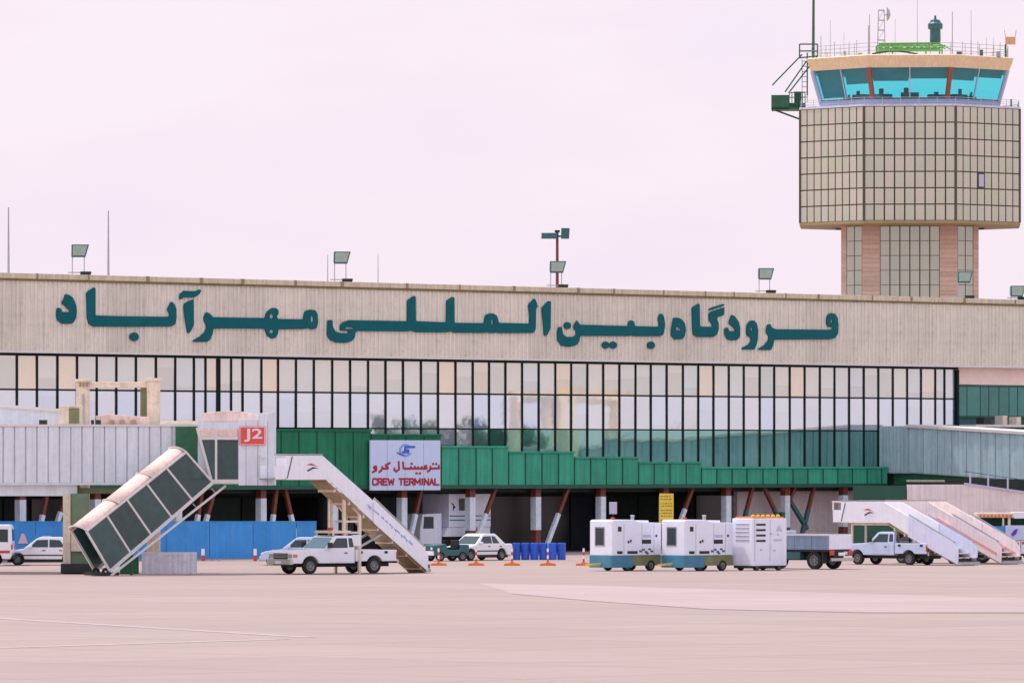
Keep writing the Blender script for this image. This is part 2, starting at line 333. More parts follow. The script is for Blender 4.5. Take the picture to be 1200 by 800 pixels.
# ribbed fascia sheets
pitch, nr = .34, 9
mb = MB(); h = 0
for k in range(nr):
    x = k * pitch
    prof = [(x, 0), (x + .16, 0), (x + .19, -.05), (x + .31, -.05), (x + pitch, 0)]
    for i in range(4):
        (a, ya), (b, yb) = prof[i], prof[i + 1]
        mb.add([(a, ya, 0), (b, yb, 0), (b, yb, Z_FT - Z_FB), (a, ya, Z_FT - Z_FB)], [(0, 1, 2, 3)])
fm = mb.mesh('fascia_panel')
k = 0; u = U0
while u < U1:
    link('fascia_panel', fm, M_fascia, T, loc=(u, -FW + random.uniform(-.004, .004), Z_FB)); u += pitch * nr + .012
box('fascia_backing', M_fascia, T, U0, U1, -FW + .02, -FW + .16, Z_FB + .02, Z_FT)
MB().box(U0, U1, -FW - .14, .8, Z_FT + .06, Z_FT + .36).build('coping', M_coping, T, .02)
MB().box(U0, U1, -FW - .10, -FW + .3, Z_FT - .06, Z_FT + .058).build('coping_flashing', mat('flashing', (.20, .15, .05), .6, var=.3), T)
u = U0 + .7
while u < U1:                                             # clips and joints on the coping
    box('coping_joint', mat('coping_joint_dark', (.30, .24, .15), .7), T, u, u + random.uniform(.10, .28), -FW - .16, -FW, Z_FT + .05, Z_FT + .37); u += random.uniform(2.2, 5.5)
box('bottom_trim', M_trim, T, U0, U1, -FW - .09, .1, Z_FB - .10, Z_FB - .003)
box('head_frame', M_mull, T, U0, UE + .12, -.2, .1, Z_FB - .25, Z_FB - .103)
box('roof', M_conc, T, U0, U1, .82, 20, Z_FT - .3, Z_FT + .1)
# mullions and panes
MX = [19.5, 43, 67, 90, 113, 136, 159, 182.5, 205, 227, 240.5, 255.5, 270.5, 284, 306, 325.5, 346.5, 367.5, 389, 410, 431, 451.5, 472, 493, 513, 533.5, 553.7, 572.8, 592, 611.5, 631,
      650.4, 669, 688, 706.6, 725.5, 744.4, 762.4, 781, 800, 818, 835.8, 853.8, 871.3, 890, 907, 925.2, 942.6, 960.5, 977.6, 994.8, 1012, 1029, 1046, 1062.7, 1079, 1095.7, 1106.5, 1118.7]
MU = [fac(x, 440)[0] for x in MX]
st = MU[1] - MU[0]
while MU[0] > U0 + st: MU.insert(0, MU[0] - st)
THICK = fac(255.5, 440)[0]
def upx(u, w=0.):
    p = P0 + FD * u + FN * w; return 600 + F * p.x / p.y
def band_top(u, w=0.):
    px = upx(u, w)
    if px < 434: return 7.36
    if px < 517: return 7.10
    for lim, z in ((598, 6.40), (674, 6.09), (750, 5.77), (823, 5.47)):
        if px < lim: return z
    return 5.15
for i, u in enumerate(MU):
    w = .28 if abs(u - THICK) < .1 else .115
    box('mullion', M_mull, T, u - w / 2, u + w / 2, -.07, .05, 4.6, Z_FB - .26)
for i in range(len(MU) - 1):
    a, b = MU[i] + .055, MU[i + 1] - .055; c = (a + b) / 2; hw = (b - a) / 2
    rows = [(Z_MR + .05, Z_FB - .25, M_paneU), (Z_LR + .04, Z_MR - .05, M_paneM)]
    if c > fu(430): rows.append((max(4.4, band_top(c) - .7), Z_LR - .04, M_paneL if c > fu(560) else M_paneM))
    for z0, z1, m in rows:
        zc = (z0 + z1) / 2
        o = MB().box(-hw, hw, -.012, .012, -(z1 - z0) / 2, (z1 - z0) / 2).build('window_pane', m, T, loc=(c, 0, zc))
        o.rotation_euler = (random.gauss(0, .0022), 0, random.gauss(0, .004))
box('transom', M_mull, T, U0, UE, -.06, .04, Z_MR - .045, Z_MR + .045)
box('transom', M_mull, T, U0, UE, -.055, .04, Z_LR - .03, Z_LR + .03)
box('corner_post', M_mull, T, UE - .02, UE + .2, -.2, .3, 4.0, Z_FB - .26)
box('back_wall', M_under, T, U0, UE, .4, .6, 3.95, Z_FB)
# green cladding band, stepping down towards the corridor
BW = .95; ZB = 3.98
UB = fu(1027)
GB = [g for g in [fu(upx(u) + 4, BW) for u in MU] if g < UB] + [UB]
for i in range(len(GB) - 1):
    a, b = GB[i], GB[i + 1]; zt = band_top((a + b) / 2, BW)
    MB().box(a + .02, b - .02, -BW, -BW + .06, ZB + .10, zt - .12).build('green_panel', M_green2 if zt < 6.6 else M_green, T, .008)
    MB().box(a - .025, a + .025, -BW - .05, -BW + .05, ZB + .08, zt - .13).build('standing_seam', M_greend, T)
runs = []
for i in range(len(GB) - 1):
    zt = band_top((GB[i] + GB[i + 1]) / 2, BW)
    if runs and runs[-1][2] == zt: runs[-1][1] = GB[i + 1]
    else: runs.append([GB[i], GB[i + 1], zt])
for a, b, zt in runs:
    MB().box(a, b, -BW - .09, -.105, zt - .12, zt).build('band_ledge', M_green2 if zt < 6.6 else M_green, T, .01)
    box('band_core', M_greend, T, a + .002, b - .002, -BW + .062, -.11, ZB + .05, zt - .121)
box('band_skirt', M_greend, T, U0, UB, -BW - .04, -.1, ZB - .12, ZB + .098)
# undercroft
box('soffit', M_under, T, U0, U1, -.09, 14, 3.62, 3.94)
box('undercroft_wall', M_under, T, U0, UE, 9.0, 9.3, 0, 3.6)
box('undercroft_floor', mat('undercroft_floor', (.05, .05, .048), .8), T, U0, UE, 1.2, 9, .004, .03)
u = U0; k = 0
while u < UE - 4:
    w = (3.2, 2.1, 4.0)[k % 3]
    box('undercroft_bay', (mat('dark_green_bay', (.015, .05, .035), .5, var=.3), mat('navy_bay', (.010, .016, .05), .4, var=.3), mat('shade_painted_glass_bay', (.008, .012, .014), .15, var=.2), mat('shade_painted_door', (.028, .034, .034), .6, var=.3))[(k * 7 + k // 3) % 4], T, u + .08, u + w - .08, 8.9, 8.99, .05, 3.3); u += w; k += 1  # added bays, their colours darkened to hold the undercroft shade
def column(x, m=M_colw, zlo=0.0):
    u = fu(x, .4)
    c = MB().box(u - .22, u + .22, -.62, -.18, .0, 3.86).build('column', M_colr, T, .02)
    for (a, b) in ((1.35, 3.35),):
        MB().box(u - .232, u + .232, -.632, -.168, zlo + a, b).build('white_band', m, c, .02)
for x in (-56, 24, 112, 207, 306, 390, 471, 551, 628, 704, 778, 851, 920, 988): column(x)
for x0, y0, x1, y1 in ((62, 575, 48, 640), (85, 575, 66, 632), (172, 575, 156, 640), (258, 575, 238, 640), (243, 575, 232, 640), (330, 575, 322, 640), (340, 590, 356, 640), (500, 575, 484, 640),
                       (587, 575, 560, 640), (672, 575, 645, 640), (818, 575, 796, 628), (888, 573, 872, 630), (901, 573, 930, 628), (938, 573, 908, 640), (922, 573, 952, 616), (960, 573, 944, 630)):
    ua, za = fac(x0, y0, .9); ub, zb = fac(x1, y1, .9)
    A = Vector((ua, -.45, 3.9)); B = Vector((ub, -.45, max(0, zb - .2)))
    o = MB().bar(A, B, .22, .22).build('brace', M_colr, T, .02)
    MB().bar(A.lerp(B, .42), A.lerp(B, .97), .245, .245).build('white_band', M_colw if x0 < 870 else M_dteal, o, .02)
MB().prism([(a, b) for a, b in ((fu(908), 2.3), (fu(917), 2.3), (fu(915), 1.6), (fu(910), 1.6))], -.62, -.3).build('brace_joint', M_gsteel, T)
# right end: recessed wing
RV = .25
box('recessed_wall', M_pinkw, T, UE + .2, U1, RV, RV + .3, 10.45, Z_FB + .2)
box('recessed_return', M_pinkw, T, UE - .1, UE + .19, .31, RV + .3, 3.96, Z_FB)
box('recessed_soffit', M_trim, T, UE + .2, U1, .11, RV - .01, Z_FB + .01, Z_FB + .15)
box('recessed_core', M_dteal, T, UE + .2, U1, RV + .16, RV + .4, 3.96, 10.44)
u = UE + .25
while u < UE + 22:
    w = random.choice((.85, 1.3, 1.3, 1.0))
    box('teal_window', M_teal, T, u, u + w - .07, RV + .04, RV + .09, 8.42, 10.3); u += w
box('teal_window_frame', M_greend, T, UE + .2, UE + 23, RV + .02, RV + .155, 10.31, 10.44)
box('teal_window_frame', M_greend, T, UE + .2, UE + 23, RV + .02, RV + .155, 8.3, 8.41)
box('lower_roof', M_trim, T, UE + .2, U1, -1.6, RV + .1, 7.7, 7.85)
for k in range(11):
    u = UE + 1.6 + k * 1.6 + random.uniform(-.2, .2)
    box('roof_plant', M_cream if k % 3 else M_dark, T, u, u + random.uniform(.4, .9), -1.2, -.5, 7.85, 7.85 + random.uniform(.35, .6), bevel=.02)

# ------------------------------------------------------------------ big lettering
def curve_mesh(name, splines, depth, fmap):
    cu = bpy.data.curves.new(name, 'CURVE'); cu.dimensions = '2D'; cu.fill_mode = 'BOTH'; cu.extrude = depth / 2
    for pts in splines:
        sp = cu.splines.new('POLY'); sp.points.add(len(pts) - 1); sp.use_cyclic_u = True
        for p, q in zip(sp.points, pts): x, y = fmap(*q); p.co = (x, y, 0, 1)
    o = bpy.data.objects.new(name, cu); col.objects.link(o)
    me = bpy.data.meshes.new_from_object(o.evaluated_get(bpy.context.evaluated_depsgraph_get()))
    bpy.data.objects.remove(o); bpy.data.curves.remove(cu); return me
def chaikin(pts, keep):
    """round the traced corners slightly; long straight runs keep their corners"""
    out = []; n = len(pts)
    for i in range(n):
        a, b, c = Vector(pts[i - 1]), Vector(pts[i]), Vector(pts[(i + 1) % n])
        la, lc = (a - b).length, (c - b).length
        ta, tc_ = min(.25, keep / la if la else 0), min(.25, keep / lc if lc else 0)
        out += [tuple(b.lerp(a, ta)), tuple(b.lerp(c, tc_))]
    return out
def circ(x, y, rx, ry=None, n=12):
    ry = ry or rx; return [(x + rx * math.cos(2 * math.pi * i / n), y + ry * math.sin(2 * math.pi * i / n)) for i in range(n)]
def pts(s): q = [float(t) for t in s.split()]; return list(zip(q[::2], q[1::2]))
LET = [
 [pts('77 344.5 81.5 345.5 86 349 89 356 90.5 364 89.5 372 86.5 378 82 379.5 73 379.2 68.5 376 66.8 370 67 362 69.5 360 72 362 73 365.5 82.5 365.5 80.5 362 76 358 73 355.5 75 350')],
 [pts('110 336.8 112.2 337.5 112.2 369.5 150 370.5 198.5 371 199 367.5 196.5 364 196.5 361.5 199 357 201.5 353 204.5 356 207 362 207.2 372 205.5 380 201 382.5 150 382.8 109 382.5 104.5 379 102.5 373 101.5 343 105 340')],
 [circ(157.8, 394.5, 5.2)],
 [pts('227 350.5 227.5 380 224.5 387 222.5 390 220 390 218 380 216 360 216.5 355.5 220 353.5')],
 [pts('211 350.5 211.5 344 216 340.5 223 341 230 341 234 339 236.2 340.5 234 344.5 228 348.5 222 348.5 215 348.5 213.5 350.5')],
 [pts('242.5 365.5 246.5 367.5 250 371.5 270 371.8 311 372.5 311.5 368.5 314.5 364 318.5 361 323 360.5 326.5 363 326.8 367.5 324.5 371 326 373.5 356 374 356 369 358 364.5 364 362.5 370 363.5 372.5 368 373 378 371.5 384.5 366 386 361 384.5 356 385.5 326.5 385.8 326 391 323 396 319 396.8 314 393.5 311.5 388 310.5 385 260 384.8 250.5 385 249.5 391 246 398.5 243 400.5 227 400.5 227 398.5 235 394 240.5 388.5 243 384 242.5 380 239.5 377 239 372 240.5 368'),
  circ(318.5, 370.5, 2.2, 3), circ(318.6, 388.4, 2.4, 2.2), circ(366, 373.6, 1.7, 4.2)],
 [pts('384.7 374.9 389.9 374.9 390.3 382.5 393.4 388.3 398.7 390 406.8 390.4 411 388.3 405 387.5 399.3 387.2 399.3 380.8 402.2 377.3 409.2 375 478 376.1 478 351.6 485.6 346.3 487.3 347.5 487.6 376.1 523.1 377.5 523.5 352.5 530.6 347.5 532.8 348.8 533 378.1 567.5 378.5 568.5 371.3 571.3 367.8 577.5 366.9 582.5 369.4 585 378.1 621.3 379 621.3 367.5 619.4 357.5 626.3 349.4 628.1 351.3 630.6 359.4 628.5 361.3 628.1 385 625.6 390 583.8 390.3 582 389 580 390.3 572.5 390 570.5 388.8 568.8 390 532.5 389.8 528.5 387.8 524.4 389.4 487.3 389.3 482.7 387.2 478 388.3 418.5 387.8 416.8 389.5 416.2 395.3 412.7 399.4 405.7 401.8 394 401.2 386.4 397.7 384 391.8'),
  pts('404.8 385.6 406.4 383 415 383.8 416.2 385.6 410 385'), circ(577.5, 377.5, 1.4, 4.4)],
 [pts('643.1 352.5 646 353.1 645.6 383.8 642.5 391.3 639.4 393.8 637.8 392.5 635.6 360')],
 [pts('654.9 383.2 658.4 382.6 660.2 391.3 663.7 394.6 672.4 394.6 675.1 392.5 675.3 387.8 672.8 384.9 673.6 379.7 676.3 375 680 380.3 736.6 381.8 737.2 376.8 740.1 374.8 743.6 376.8 744.2 382 772.2 382.6 773.3 378.5 771 374.4 772.8 368.6 775.7 366.8 778.6 371.5 779.8 379.7 778.6 389 776.3 393.1 772.2 393.9 743 393.9 740.1 392.7 737.2 393.7 680 393.4 679.4 399.5 675.9 404.2 667.2 406.5 657.8 404.8 654.1 398.3 653.8 390.2')],
 [circ(665.4, 381.4, 4.2)], [circ(710.1, 404.2, 4.3)], [circ(719, 404.2, 4.3)], [circ(763.4, 404.4, 4.5)],
 [pts('789.6 372.1 795.7 372.1 800.6 375.2 803.2 380 804.1 387 802.7 394 799.2 397.5 790.5 397.5 787.4 394 787.4 387 788.3 378.2'), pts('792.2 383.5 795.7 383 798.8 386.8 792.7 386.8')],
 [pts('818.9 355.5 820.2 356.4 820.7 382.6 834.7 382.6 835.1 380.9 831.6 375.6 831.2 368.2 832.5 365.6 849.1 359.9 848.7 369.1 840.8 371.7 840.4 373.9 842.5 378.2 842.5 386.1 840.4 392.2 836 394.9 816.7 394.7 812.8 391.4 811.9 385.2 811 360.7')],
 [pts('831.2 362.4 832.5 361 848.2 355.8 849.1 357 848.7 358.2 831.6 363.8')],
 [pts('857.4 368.6 860.9 369.9 865.7 376.5 867.9 384.4 867.5 394 864 398.4 856.1 398.8 851.3 396.2 849.6 390.5 850 384.4 852.6 383.1 855.2 387.9 862.7 387.9 860 383.5 854.4 379.1 855.2 374.8')],
 [pts('878.5 375.9 883.4 375.1 887.2 378.6 888.6 386.2 888.3 397 886.7 404.6 884 409.5 869.9 409.5 869.9 407.3 876.9 404 881.3 398.1 880.2 395.4 876.4 393.8 875.3 388.3 875.8 380.8'), circ(881, 385.6, 1.2, 2)],
 [pts('899.7 379.7 903.5 379.7 904.5 383.5 909.4 385.6 973.3 386.2 977 384.6 976.6 383.2 971.7 382.9 969 380.8 968.5 375.3 969.5 369.9 973.3 366.7 978.2 367.2 982 372.1 982.9 380.8 982.5 390.5 978.8 395.9 973.3 397.5 907.8 397.9 906.2 404.6 904 410 889.4 410 889.4 408.4 896.4 404 900.8 398.1 901.3 394.3 898.6 390.5 898.6 384'), circ(975, 376.4, 1.5, 2.6)],
]
ST = thing('airport_name_sign', 'large dark teal Persian letters spelling the airport name across the beige fascia', 'sign', flocal(0, -FW - .05), FA)
for spl in LET:
    me = curve_mesh('letter', [chaikin(s_, .9) if len(s_) != 12 else s_ for s_ in spl], .07, lambda x, y: fac(x, y, FW + .13))
    o = link('letter', me, M_letter, ST, loc=(0, -.04, 0)); o.rotation_euler = (R(90), 0, 0)

# ------------------------------------------------------------------ crew terminal sign
CW = BW + .28
cs = thing('crew_terminal_sign', 'white CREW TERMINAL sign with red lettering and blue round emblem on the green band', 'sign', flocal(0, -BW - .10), FA)
ua, zt = fac(434.5, 515.5, CW); ub, zb = fac(517, 574, CW)
cuts = [ua] + [fu(x, CW) for x in (454.5, 475.5, 497)] + [ub]
for a, b in zip(cuts, cuts[1:]):
    MB().box(a + .012, b - .012, -.13, -.03, zb, zt).build('sign_panel', M_signw, cs, .008)
box('sign_backing', M_dteal, cs, ua + .03, ub - .03, -.10, .0, zb + .03, zt - .03)
def crewpt(x, y): return fac(430 + x / 10.663, 505 + y / 10.663, CW)
def strokes(name, lst, w, m, parent, y=-.145):
    mb = MB()
    for k, ln in enumerate(lst):
        q = [crewpt(*p) for p in ln]
        for i, (a, b) in enumerate(zip(q, q[1:])):
            dy = -.0015 * ((k + i) % 4)
            mb.bar((a[0], y + dy, a[1]), (b[0], y + dy, b[1]), .024, w, up=(0, 0, 1) if abs(a[0] - b[0]) > .001 else (1, 0, 0))
    return mb.build(name, m, parent)
def bar2(mb, a, b, w, y, t=.024):
    a = Vector(a); b = Vector(b); d = (b - a).normalized(); n_ = Vector((-d.y, d.x)) * w / 2; a = a - d * w * .3; b = b + d * w * .3
    mb.prism([tuple(a - n_), tuple(b - n_), tuple(b + n_), tuple(a + n_)], y - t, y)
def writing(name, lst, w, m, parent, y=-.131):
    mb = MB(); k = 0
    for ln in lst:
        q = [crewpt(*p) for p in ln]
        for a, b in zip(q, q[1:]): bar2(mb, a, b, w, y - .0016 * (k % 5)); k += 1
    return mb.build(name, m, parent)
writing('persian_writing', [
 [(903, 425), (908, 462), (792, 466)], [(800, 440), (796, 480), (764, 505)], [(828, 408), (838, 408)], [(866, 408), (876, 408)],
 [(752, 432), (728, 438), (730, 462), (750, 460), (752, 466), (470, 466)], [(690, 466), (690, 445)], [(645, 466), (645, 445)], [(605, 466), (605, 440)], [(558, 405), (570, 405)], [(618, 525), (632, 525)], [(660, 525), (674, 525)],
 [(556, 466), (556, 445)], [(462, 466), (456, 385)], [(402, 380), (408, 475), (375, 502), (348, 485), (350, 462)],
 [(292, 396), (238, 425), (268, 452), (266, 466), (192, 466)], [(198, 440), (190, 485), (158, 510)], [(112, 440), (92, 448), (100, 468), (124, 466), (122, 440), (112, 440)], [(124, 466), (118, 492), (76, 512)]], .125, M_redl, cs)
def text_mesh(s, size, depth, width=None, bold=0.):
    cu = bpy.data.curves.new('t', 'FONT'); cu.body = s; cu.size = size; cu.extrude = depth / 2; cu.offset = bold; cu.align_x = 'CENTER'; cu.align_y = 'CENTER'
    o = bpy.data.objects.new('t', cu); col.objects.link(o)
    me = bpy.data.meshes.new_from_object(o.evaluated_get(bpy.context.evaluated_depsgraph_get()))
    bpy.data.objects.remove(o); bpy.data.curves.remove(cu)
    if width:
        xs = [v.co.x for v in me.vertices]; ys = [v.co.y for v in me.vertices]
        w0 = max(xs) - min(xs); h0 = max(ys) - min(ys); cx = (max(xs) + min(xs)) / 2; cy = (max(ys) + min(ys)) / 2
        for v in me.vertices: v.co.x = (v.co.x - cx) * width[0] / w0; v.co.y = (v.co.y - cy) * width[1] / h0
    return me
GL = {'C': [[(1, .85), (.8, 1), (.2, 1), (0, .8), (0, .2), (.2, 0), (.8, 0), (1, .15)]], 'R': [[(0, 0), (0, 1), (.75, 1), (1, .85), (1, .6), (.75, .48), (0, .48)], [(.5, .48), (1, 0)]],
      'E': [[(1, 1), (0, 1), (0, 0), (1, 0)], [(0, .52), (.8, .52)]], 'W': [[(0, 1), (.2, 0), (.5, .8), (.8, 0), (1, 1)]], 'T': [[(0, 1), (1, 1)], [(.5, 1), (.5, 0)]],
      'M': [[(0, 0), (0, 1), (.5, .3), (1, 1), (1, 0)]], 'I': [[(.5, 0), (.5, 1)]], 'N': [[(0, 0), (0, 1), (1, 0), (1, 1)]], 'A': [[(0, 0), (.5, 1), (1, 0)], [(.2, .35), (.8, .35)]], 'L': [[(0, 1), (0, 0), (1, 0)]]}
WD = {'I': 22, 'W': 68, 'M': 66, ' ': 34}
tot = sum(WD.get(ch, 50) + 17 for ch in 'CREW TERMINAL') - 17; kx_ = (905 - 78) / tot; xx = 78; mb = MB(); kk = 0
for ch in 'CREW TERMINAL':
    w_ = WD.get(ch, 50) * kx_
    for ln in GL.get(ch, []):
        q = [crewpt(xx + a * w_, 668 - b * 74) for a, b in ln]
        for p_, r_ in zip(q, q[1:]): bar2(mb, p_, r_, .105, -.131 - .0016 * (kk % 6)); kk += 1
    xx += w_ + 17 * kx_
mb.build('latin_writing', M_redl, cs)
c = crewpt(490, 238)
mb = MB(); n_ = 30
for i in range(n_):
    t0, t1 = R(35 + 300 * i / n_), R(35 + 300 * (i + 1) / n_); w0, w1 = .25, .25 + .09
    mb.prism([(c[0] + 1.42 * r * math.cos(t), c[1] + r * math.sin(t)) for r, t in ((.27, t0), (.37, t0), (.37, t1), (.27, t1))], -.155, -.131)
emb = mb.build('emblem', M_lblue, cs)
mb = MB()
for k, ln in enumerate(([(600, 195), (485, 200), (480, 235), (525, 240), (520, 262), (455, 262)], [(385, 270), (430, 290), (470, 305)])):
    q = [crewpt(*p) for p in ln]
    for i, (p_, r_) in enumerate(zip(q, q[1:])): bar2(mb, p_, r_, .13 if k == 0 else .08, -.1325 - .0016 * ((i + k) % 4))
mb.build('emblem_mark', M_bluel, emb)

# ------------------------------------------------------------------ control tower
TC = Vector((33.3, F / 14, 0)); TR = math.atan2(-TC.x, TC.y)
CT = thing('control_tower', 'octagonal airport control tower with bronze panelled body, tan-roofed glass cab and antennas', 'control tower', TC, TR)
def octa(ap, z, rot=0): 
    r = ap / math.cos(math.pi / 8); return [Vector((r * math.sin(math.pi / 8 + k * math.pi / 4), -r * math.cos(math.pi / 8 + k * math.pi / 4), z)) for k in range(8)]
AP = 9.1; zb0, zt0 = 25.28, 34.70; ZR = 39.0
def ring(mb, ap0, z0, ap1, z1, caps=True):
    a, b = octa(ap0, z0), octa(ap1, z1)
    mb.add(a + b, [(k, (k + 1) % 8, 8 + (k + 1) % 8, 8 + k) for k in range(8)] + ([tuple(range(8))[::-1], tuple(range(8, 16))] if caps else [])); return mb
ring(MB(), AP - .10, zb0, AP - .10, zt0).build('body_core', M_tgrid, CT)
ring(ring(MB(), AP + .06, zb0 - .22, AP + .06, zb0 + .02), AP - 2.9, zb0 - .32, AP + .02, zb0 - .215, False).build('body_soffit', mat('soffit_bronze', (.36, .27, .12), .6, var=.15), CT)
ring(MB(), AP + .08, zt0, AP + .08, zt0 + .18).build('deck', M_conc, CT)
hid = MB(); ncol, nrow = 9, 7
a8 = octa(AP, 0); rowh = (zt0 - zb0) / nrow
side = (a8[1] - a8[0]).length; pw = side / ncol
pm = MB().box(-pw / 2 + .06, pw / 2 - .06, -.03, .03, .05, rowh - .05).mesh('cladding_panel')
for f in range(8):
    p, q = a8[f - 1], a8[f]; d = (q - p).normalized(); ang = math.atan2(d.y, d.x)
    vis = f in (7, 0, 1)
    for i in range(ncol):
        c = p + d * pw * (i + .5)
        for r in range(nrow):
            z = zb0 + r * rowh
            if vis:
                if f == 1 and i == 3 and r == 2:
                    fr = MB().box(-pw / 2 + .02, pw / 2 - .02, -.07, .03, .05, rowh - .05).build('vent_frame', M_tgrid, CT, loc=(c.x, c.y, z), rz=ang)
                    MB().box(-pw / 2 + .13, pw / 2 - .13, -.09, -.02, .17, rowh - .17).build('vent_glass', M_lav, fr); continue
                o = link('cladding_panel', pm, M_tower, CT, loc=(c.x, c.y, z), rz=ang)
                o.rotation_euler.x = random.gauss(0, .003); o.rotation_euler.z += random.gauss(0, .003)
            else:
                n_ = Vector((d.y, -d.x, 0)) * .03
                A, B = c - d * (pw / 2 - .045), c + d * (pw / 2 - .045)
                hid.hexa([A - n_ + Vector((0, 0, z + .04)), B - n_ + Vector((0, 0, z + .04)), B + n_ + Vector((0, 0, z + .04)), A + n_ + Vector((0, 0, z + .04)),
                          A - n_ + Vector((0, 0, z + rowh - .04)), B - n_ + Vector((0, 0, z + rowh - .04)), B + n_ + Vector((0, 0, z + rowh - .04)), A + n_ + Vector((0, 0, z + rowh - .04))])
    MB().tube(a8[f] + Vector((0, 0, zb0)), a8[f] + Vector((0, 0, zt0)), .13, n=6).build('corner_mullion', M_tgrid, CT)
o = hid.build('rear_cladding', M_tower, CT); o['kind'] = 'stuff'
# shaft: chamfered square with brick piers and glazed strips
HW, HC = 5.70, 3.95
sh = [(-HC, -HW), (HC, -HW), (HW, -HC), (HW, HC), (HC, HW), (-HC, HW), (-HW, HC), (-HW, -HC)]
MB().prism([(a * .985, b * .985) for a, b in sh], 0, zb0 - .3, lambda a, b, c: (a, b, c)).build('shaft_core', M_tgrid, CT)
def strip(p, q, t0, t1, z0, z1, name, m, proud=.06, inset=0.):
    d = Vector((q[0] - p[0], q[1] - p[1], 0)); l = d.length; d.normalize(); n_ = Vector((d.y, -d.x, 0)); P = Vector((p[0], p[1], 0))
    A, B = P + d * (t0 + inset), P + d * (t1 - inset); A0, B0 = A - n_ * .16, B - n_ * .16; A1, B1 = A + n_ * (proud - .06), B + n_ * (proud - .06)
    return MB().hexa([(*v[:2], z) for z in (z0, z1) for v in (A1, B1, B0, A0)]).build(name, m, CT)
rows_ = [zb0 - .35 - 1.22 * k for k in range(10)]
for k in range(8):
    p, q = sh[k], sh[(k + 1) % 8]; l = math.hypot(q[0] - p[0], q[1] - p[1])
    vis = k in (0, 1, 7)
    if k % 2 == 0: piers = [(0, 1.48), (l - 1.48, l)]; g = (1.48, l - 1.48, 6)
    else:
        if k == 7: piers = [(0, .62)]; g = (.62, l - .02, 2)
        else: piers = [(l - .62, l)]; g = (.02, l - .62, 2)
    for t0, t1 in piers:
        strip(p, q, t0, t1, 0, zb0 - .31, 'brick_pier', M_brick, .05)
        if vis:
            z = 14.6
            while z < zb0 - .65:                          # courses of facing tiles
                strip(p, q, t0, t1, z + .02, z + .36, 'facing_tile', M_brick, .085, .015); z += .385
    if vis:
        w = (g[1] - g[0]) / g[2]
        for i in range(g[2]):
            for z in rows_[:8]:
                strip(p, q, g[0] + i * w, g[0] + (i + 1) * w, z - 1.22 + .05, z - .0, 'shaft_pane', M_shaftg, .03, .05)
# cab
GZ0, GZ1 = 35.37, 37.94; A0, A1 = 7.40, 8.12
ring(MB(), A0 + .02, zt0 + .18, A0 + .02, GZ0).build('cab_base', M_cabw, CT)
ring(ring(MB(), A1 + .05, GZ1, AP - .50, ZR - .08), AP - .52, ZR - .08, AP - .7, ZR).build('cab_roof', M_cabroof, CT)
ring(MB(), A0 - .9, GZ0 + .005, A0 - .9, GZ0 + .05).build('cab_floor', M_floor, CT)
b8, t8 = octa(A0, GZ0), octa(A1, GZ1)
for k in range(8):
    pb, qb, pt, qt = b8[k - 1], b8[k], t8[k - 1], t8[k]
    mbm, mtm = pb.lerp(qb, .5), pt.lerp(qt, .5)
    for (a, b, c, d) in ((pb, mbm, mtm, pt), (mbm, qb, qt, mtm)):
        MB().add([a, b, c, d], [(0, 1, 2, 3)]).build('cab_pane', M_cabg, CT)
    MB().bar(mbm, mtm, .09, .09).build('cab_mullion', M_lav, CT)
    MB().bar(qb, qt, .34 if k in (0, 7) else .30, .26).build('cab_post', M_cabpost if k in (0, 7) else M_lav, CT)
    MB().bar(pb + Vector((0, 0, .05)), qb + Vector((0, 0, .05)), .16, .12).build('cab_sill', M_gsteel, CT)
M_cabrefl = mat('teal_reflection_paint', (.04, .20, .22), .6, var=.15)  # added panels inside the cab, imitating darker reflections in its glass
for k, j, top, bot in ((7, 0, 0, .85), (7, 1, 0, .45), (0, 0, 0, .38), (0, 1, 0, .30), (1, 0, 0, .34), (1, 1, 0, .22), (6, 1, 0, .8)):
    pb, qb, pt, qt = [v * .965 for v in (b8[k - 1], b8[k], t8[k - 1], t8[k])]
    for v, z in ((pb, GZ0), (qb, GZ0), (pt, GZ1), (qt, GZ1)): v.z = z
    e0, e1 = (.02, .48) if j == 0 else (.52, .98)
    c4 = [pt.lerp(qt, e0), pt.lerp(qt, e1), pt.lerp(qt, e1).lerp(pb.lerp(qb, e1), bot), pt.lerp(qt, e0).lerp(pb.lerp(qb, e0), bot)]
    MB().hexa([v for v in c4] + [v * .997 for v in c4]).build('reflection_panel', M_cabrefl, CT)
for k in range(14):                                       # consoles and screens inside the cab
    a = 2 * math.pi * k / 14; r = 5.2
    hh = random.uniform(.35, .6); o = MB().box(-.75, .75, -.35, .35, 0, hh).box(-.5 + .2 * (k % 3), -.1 + .2 * (k % 3), -.1, 0, hh + .002, hh + random.uniform(.2, .5)).build('control_console', M_floor, CT, .03, loc=(r * math.sin(a), -r * math.cos(a), GZ0 + .05), rz=a)
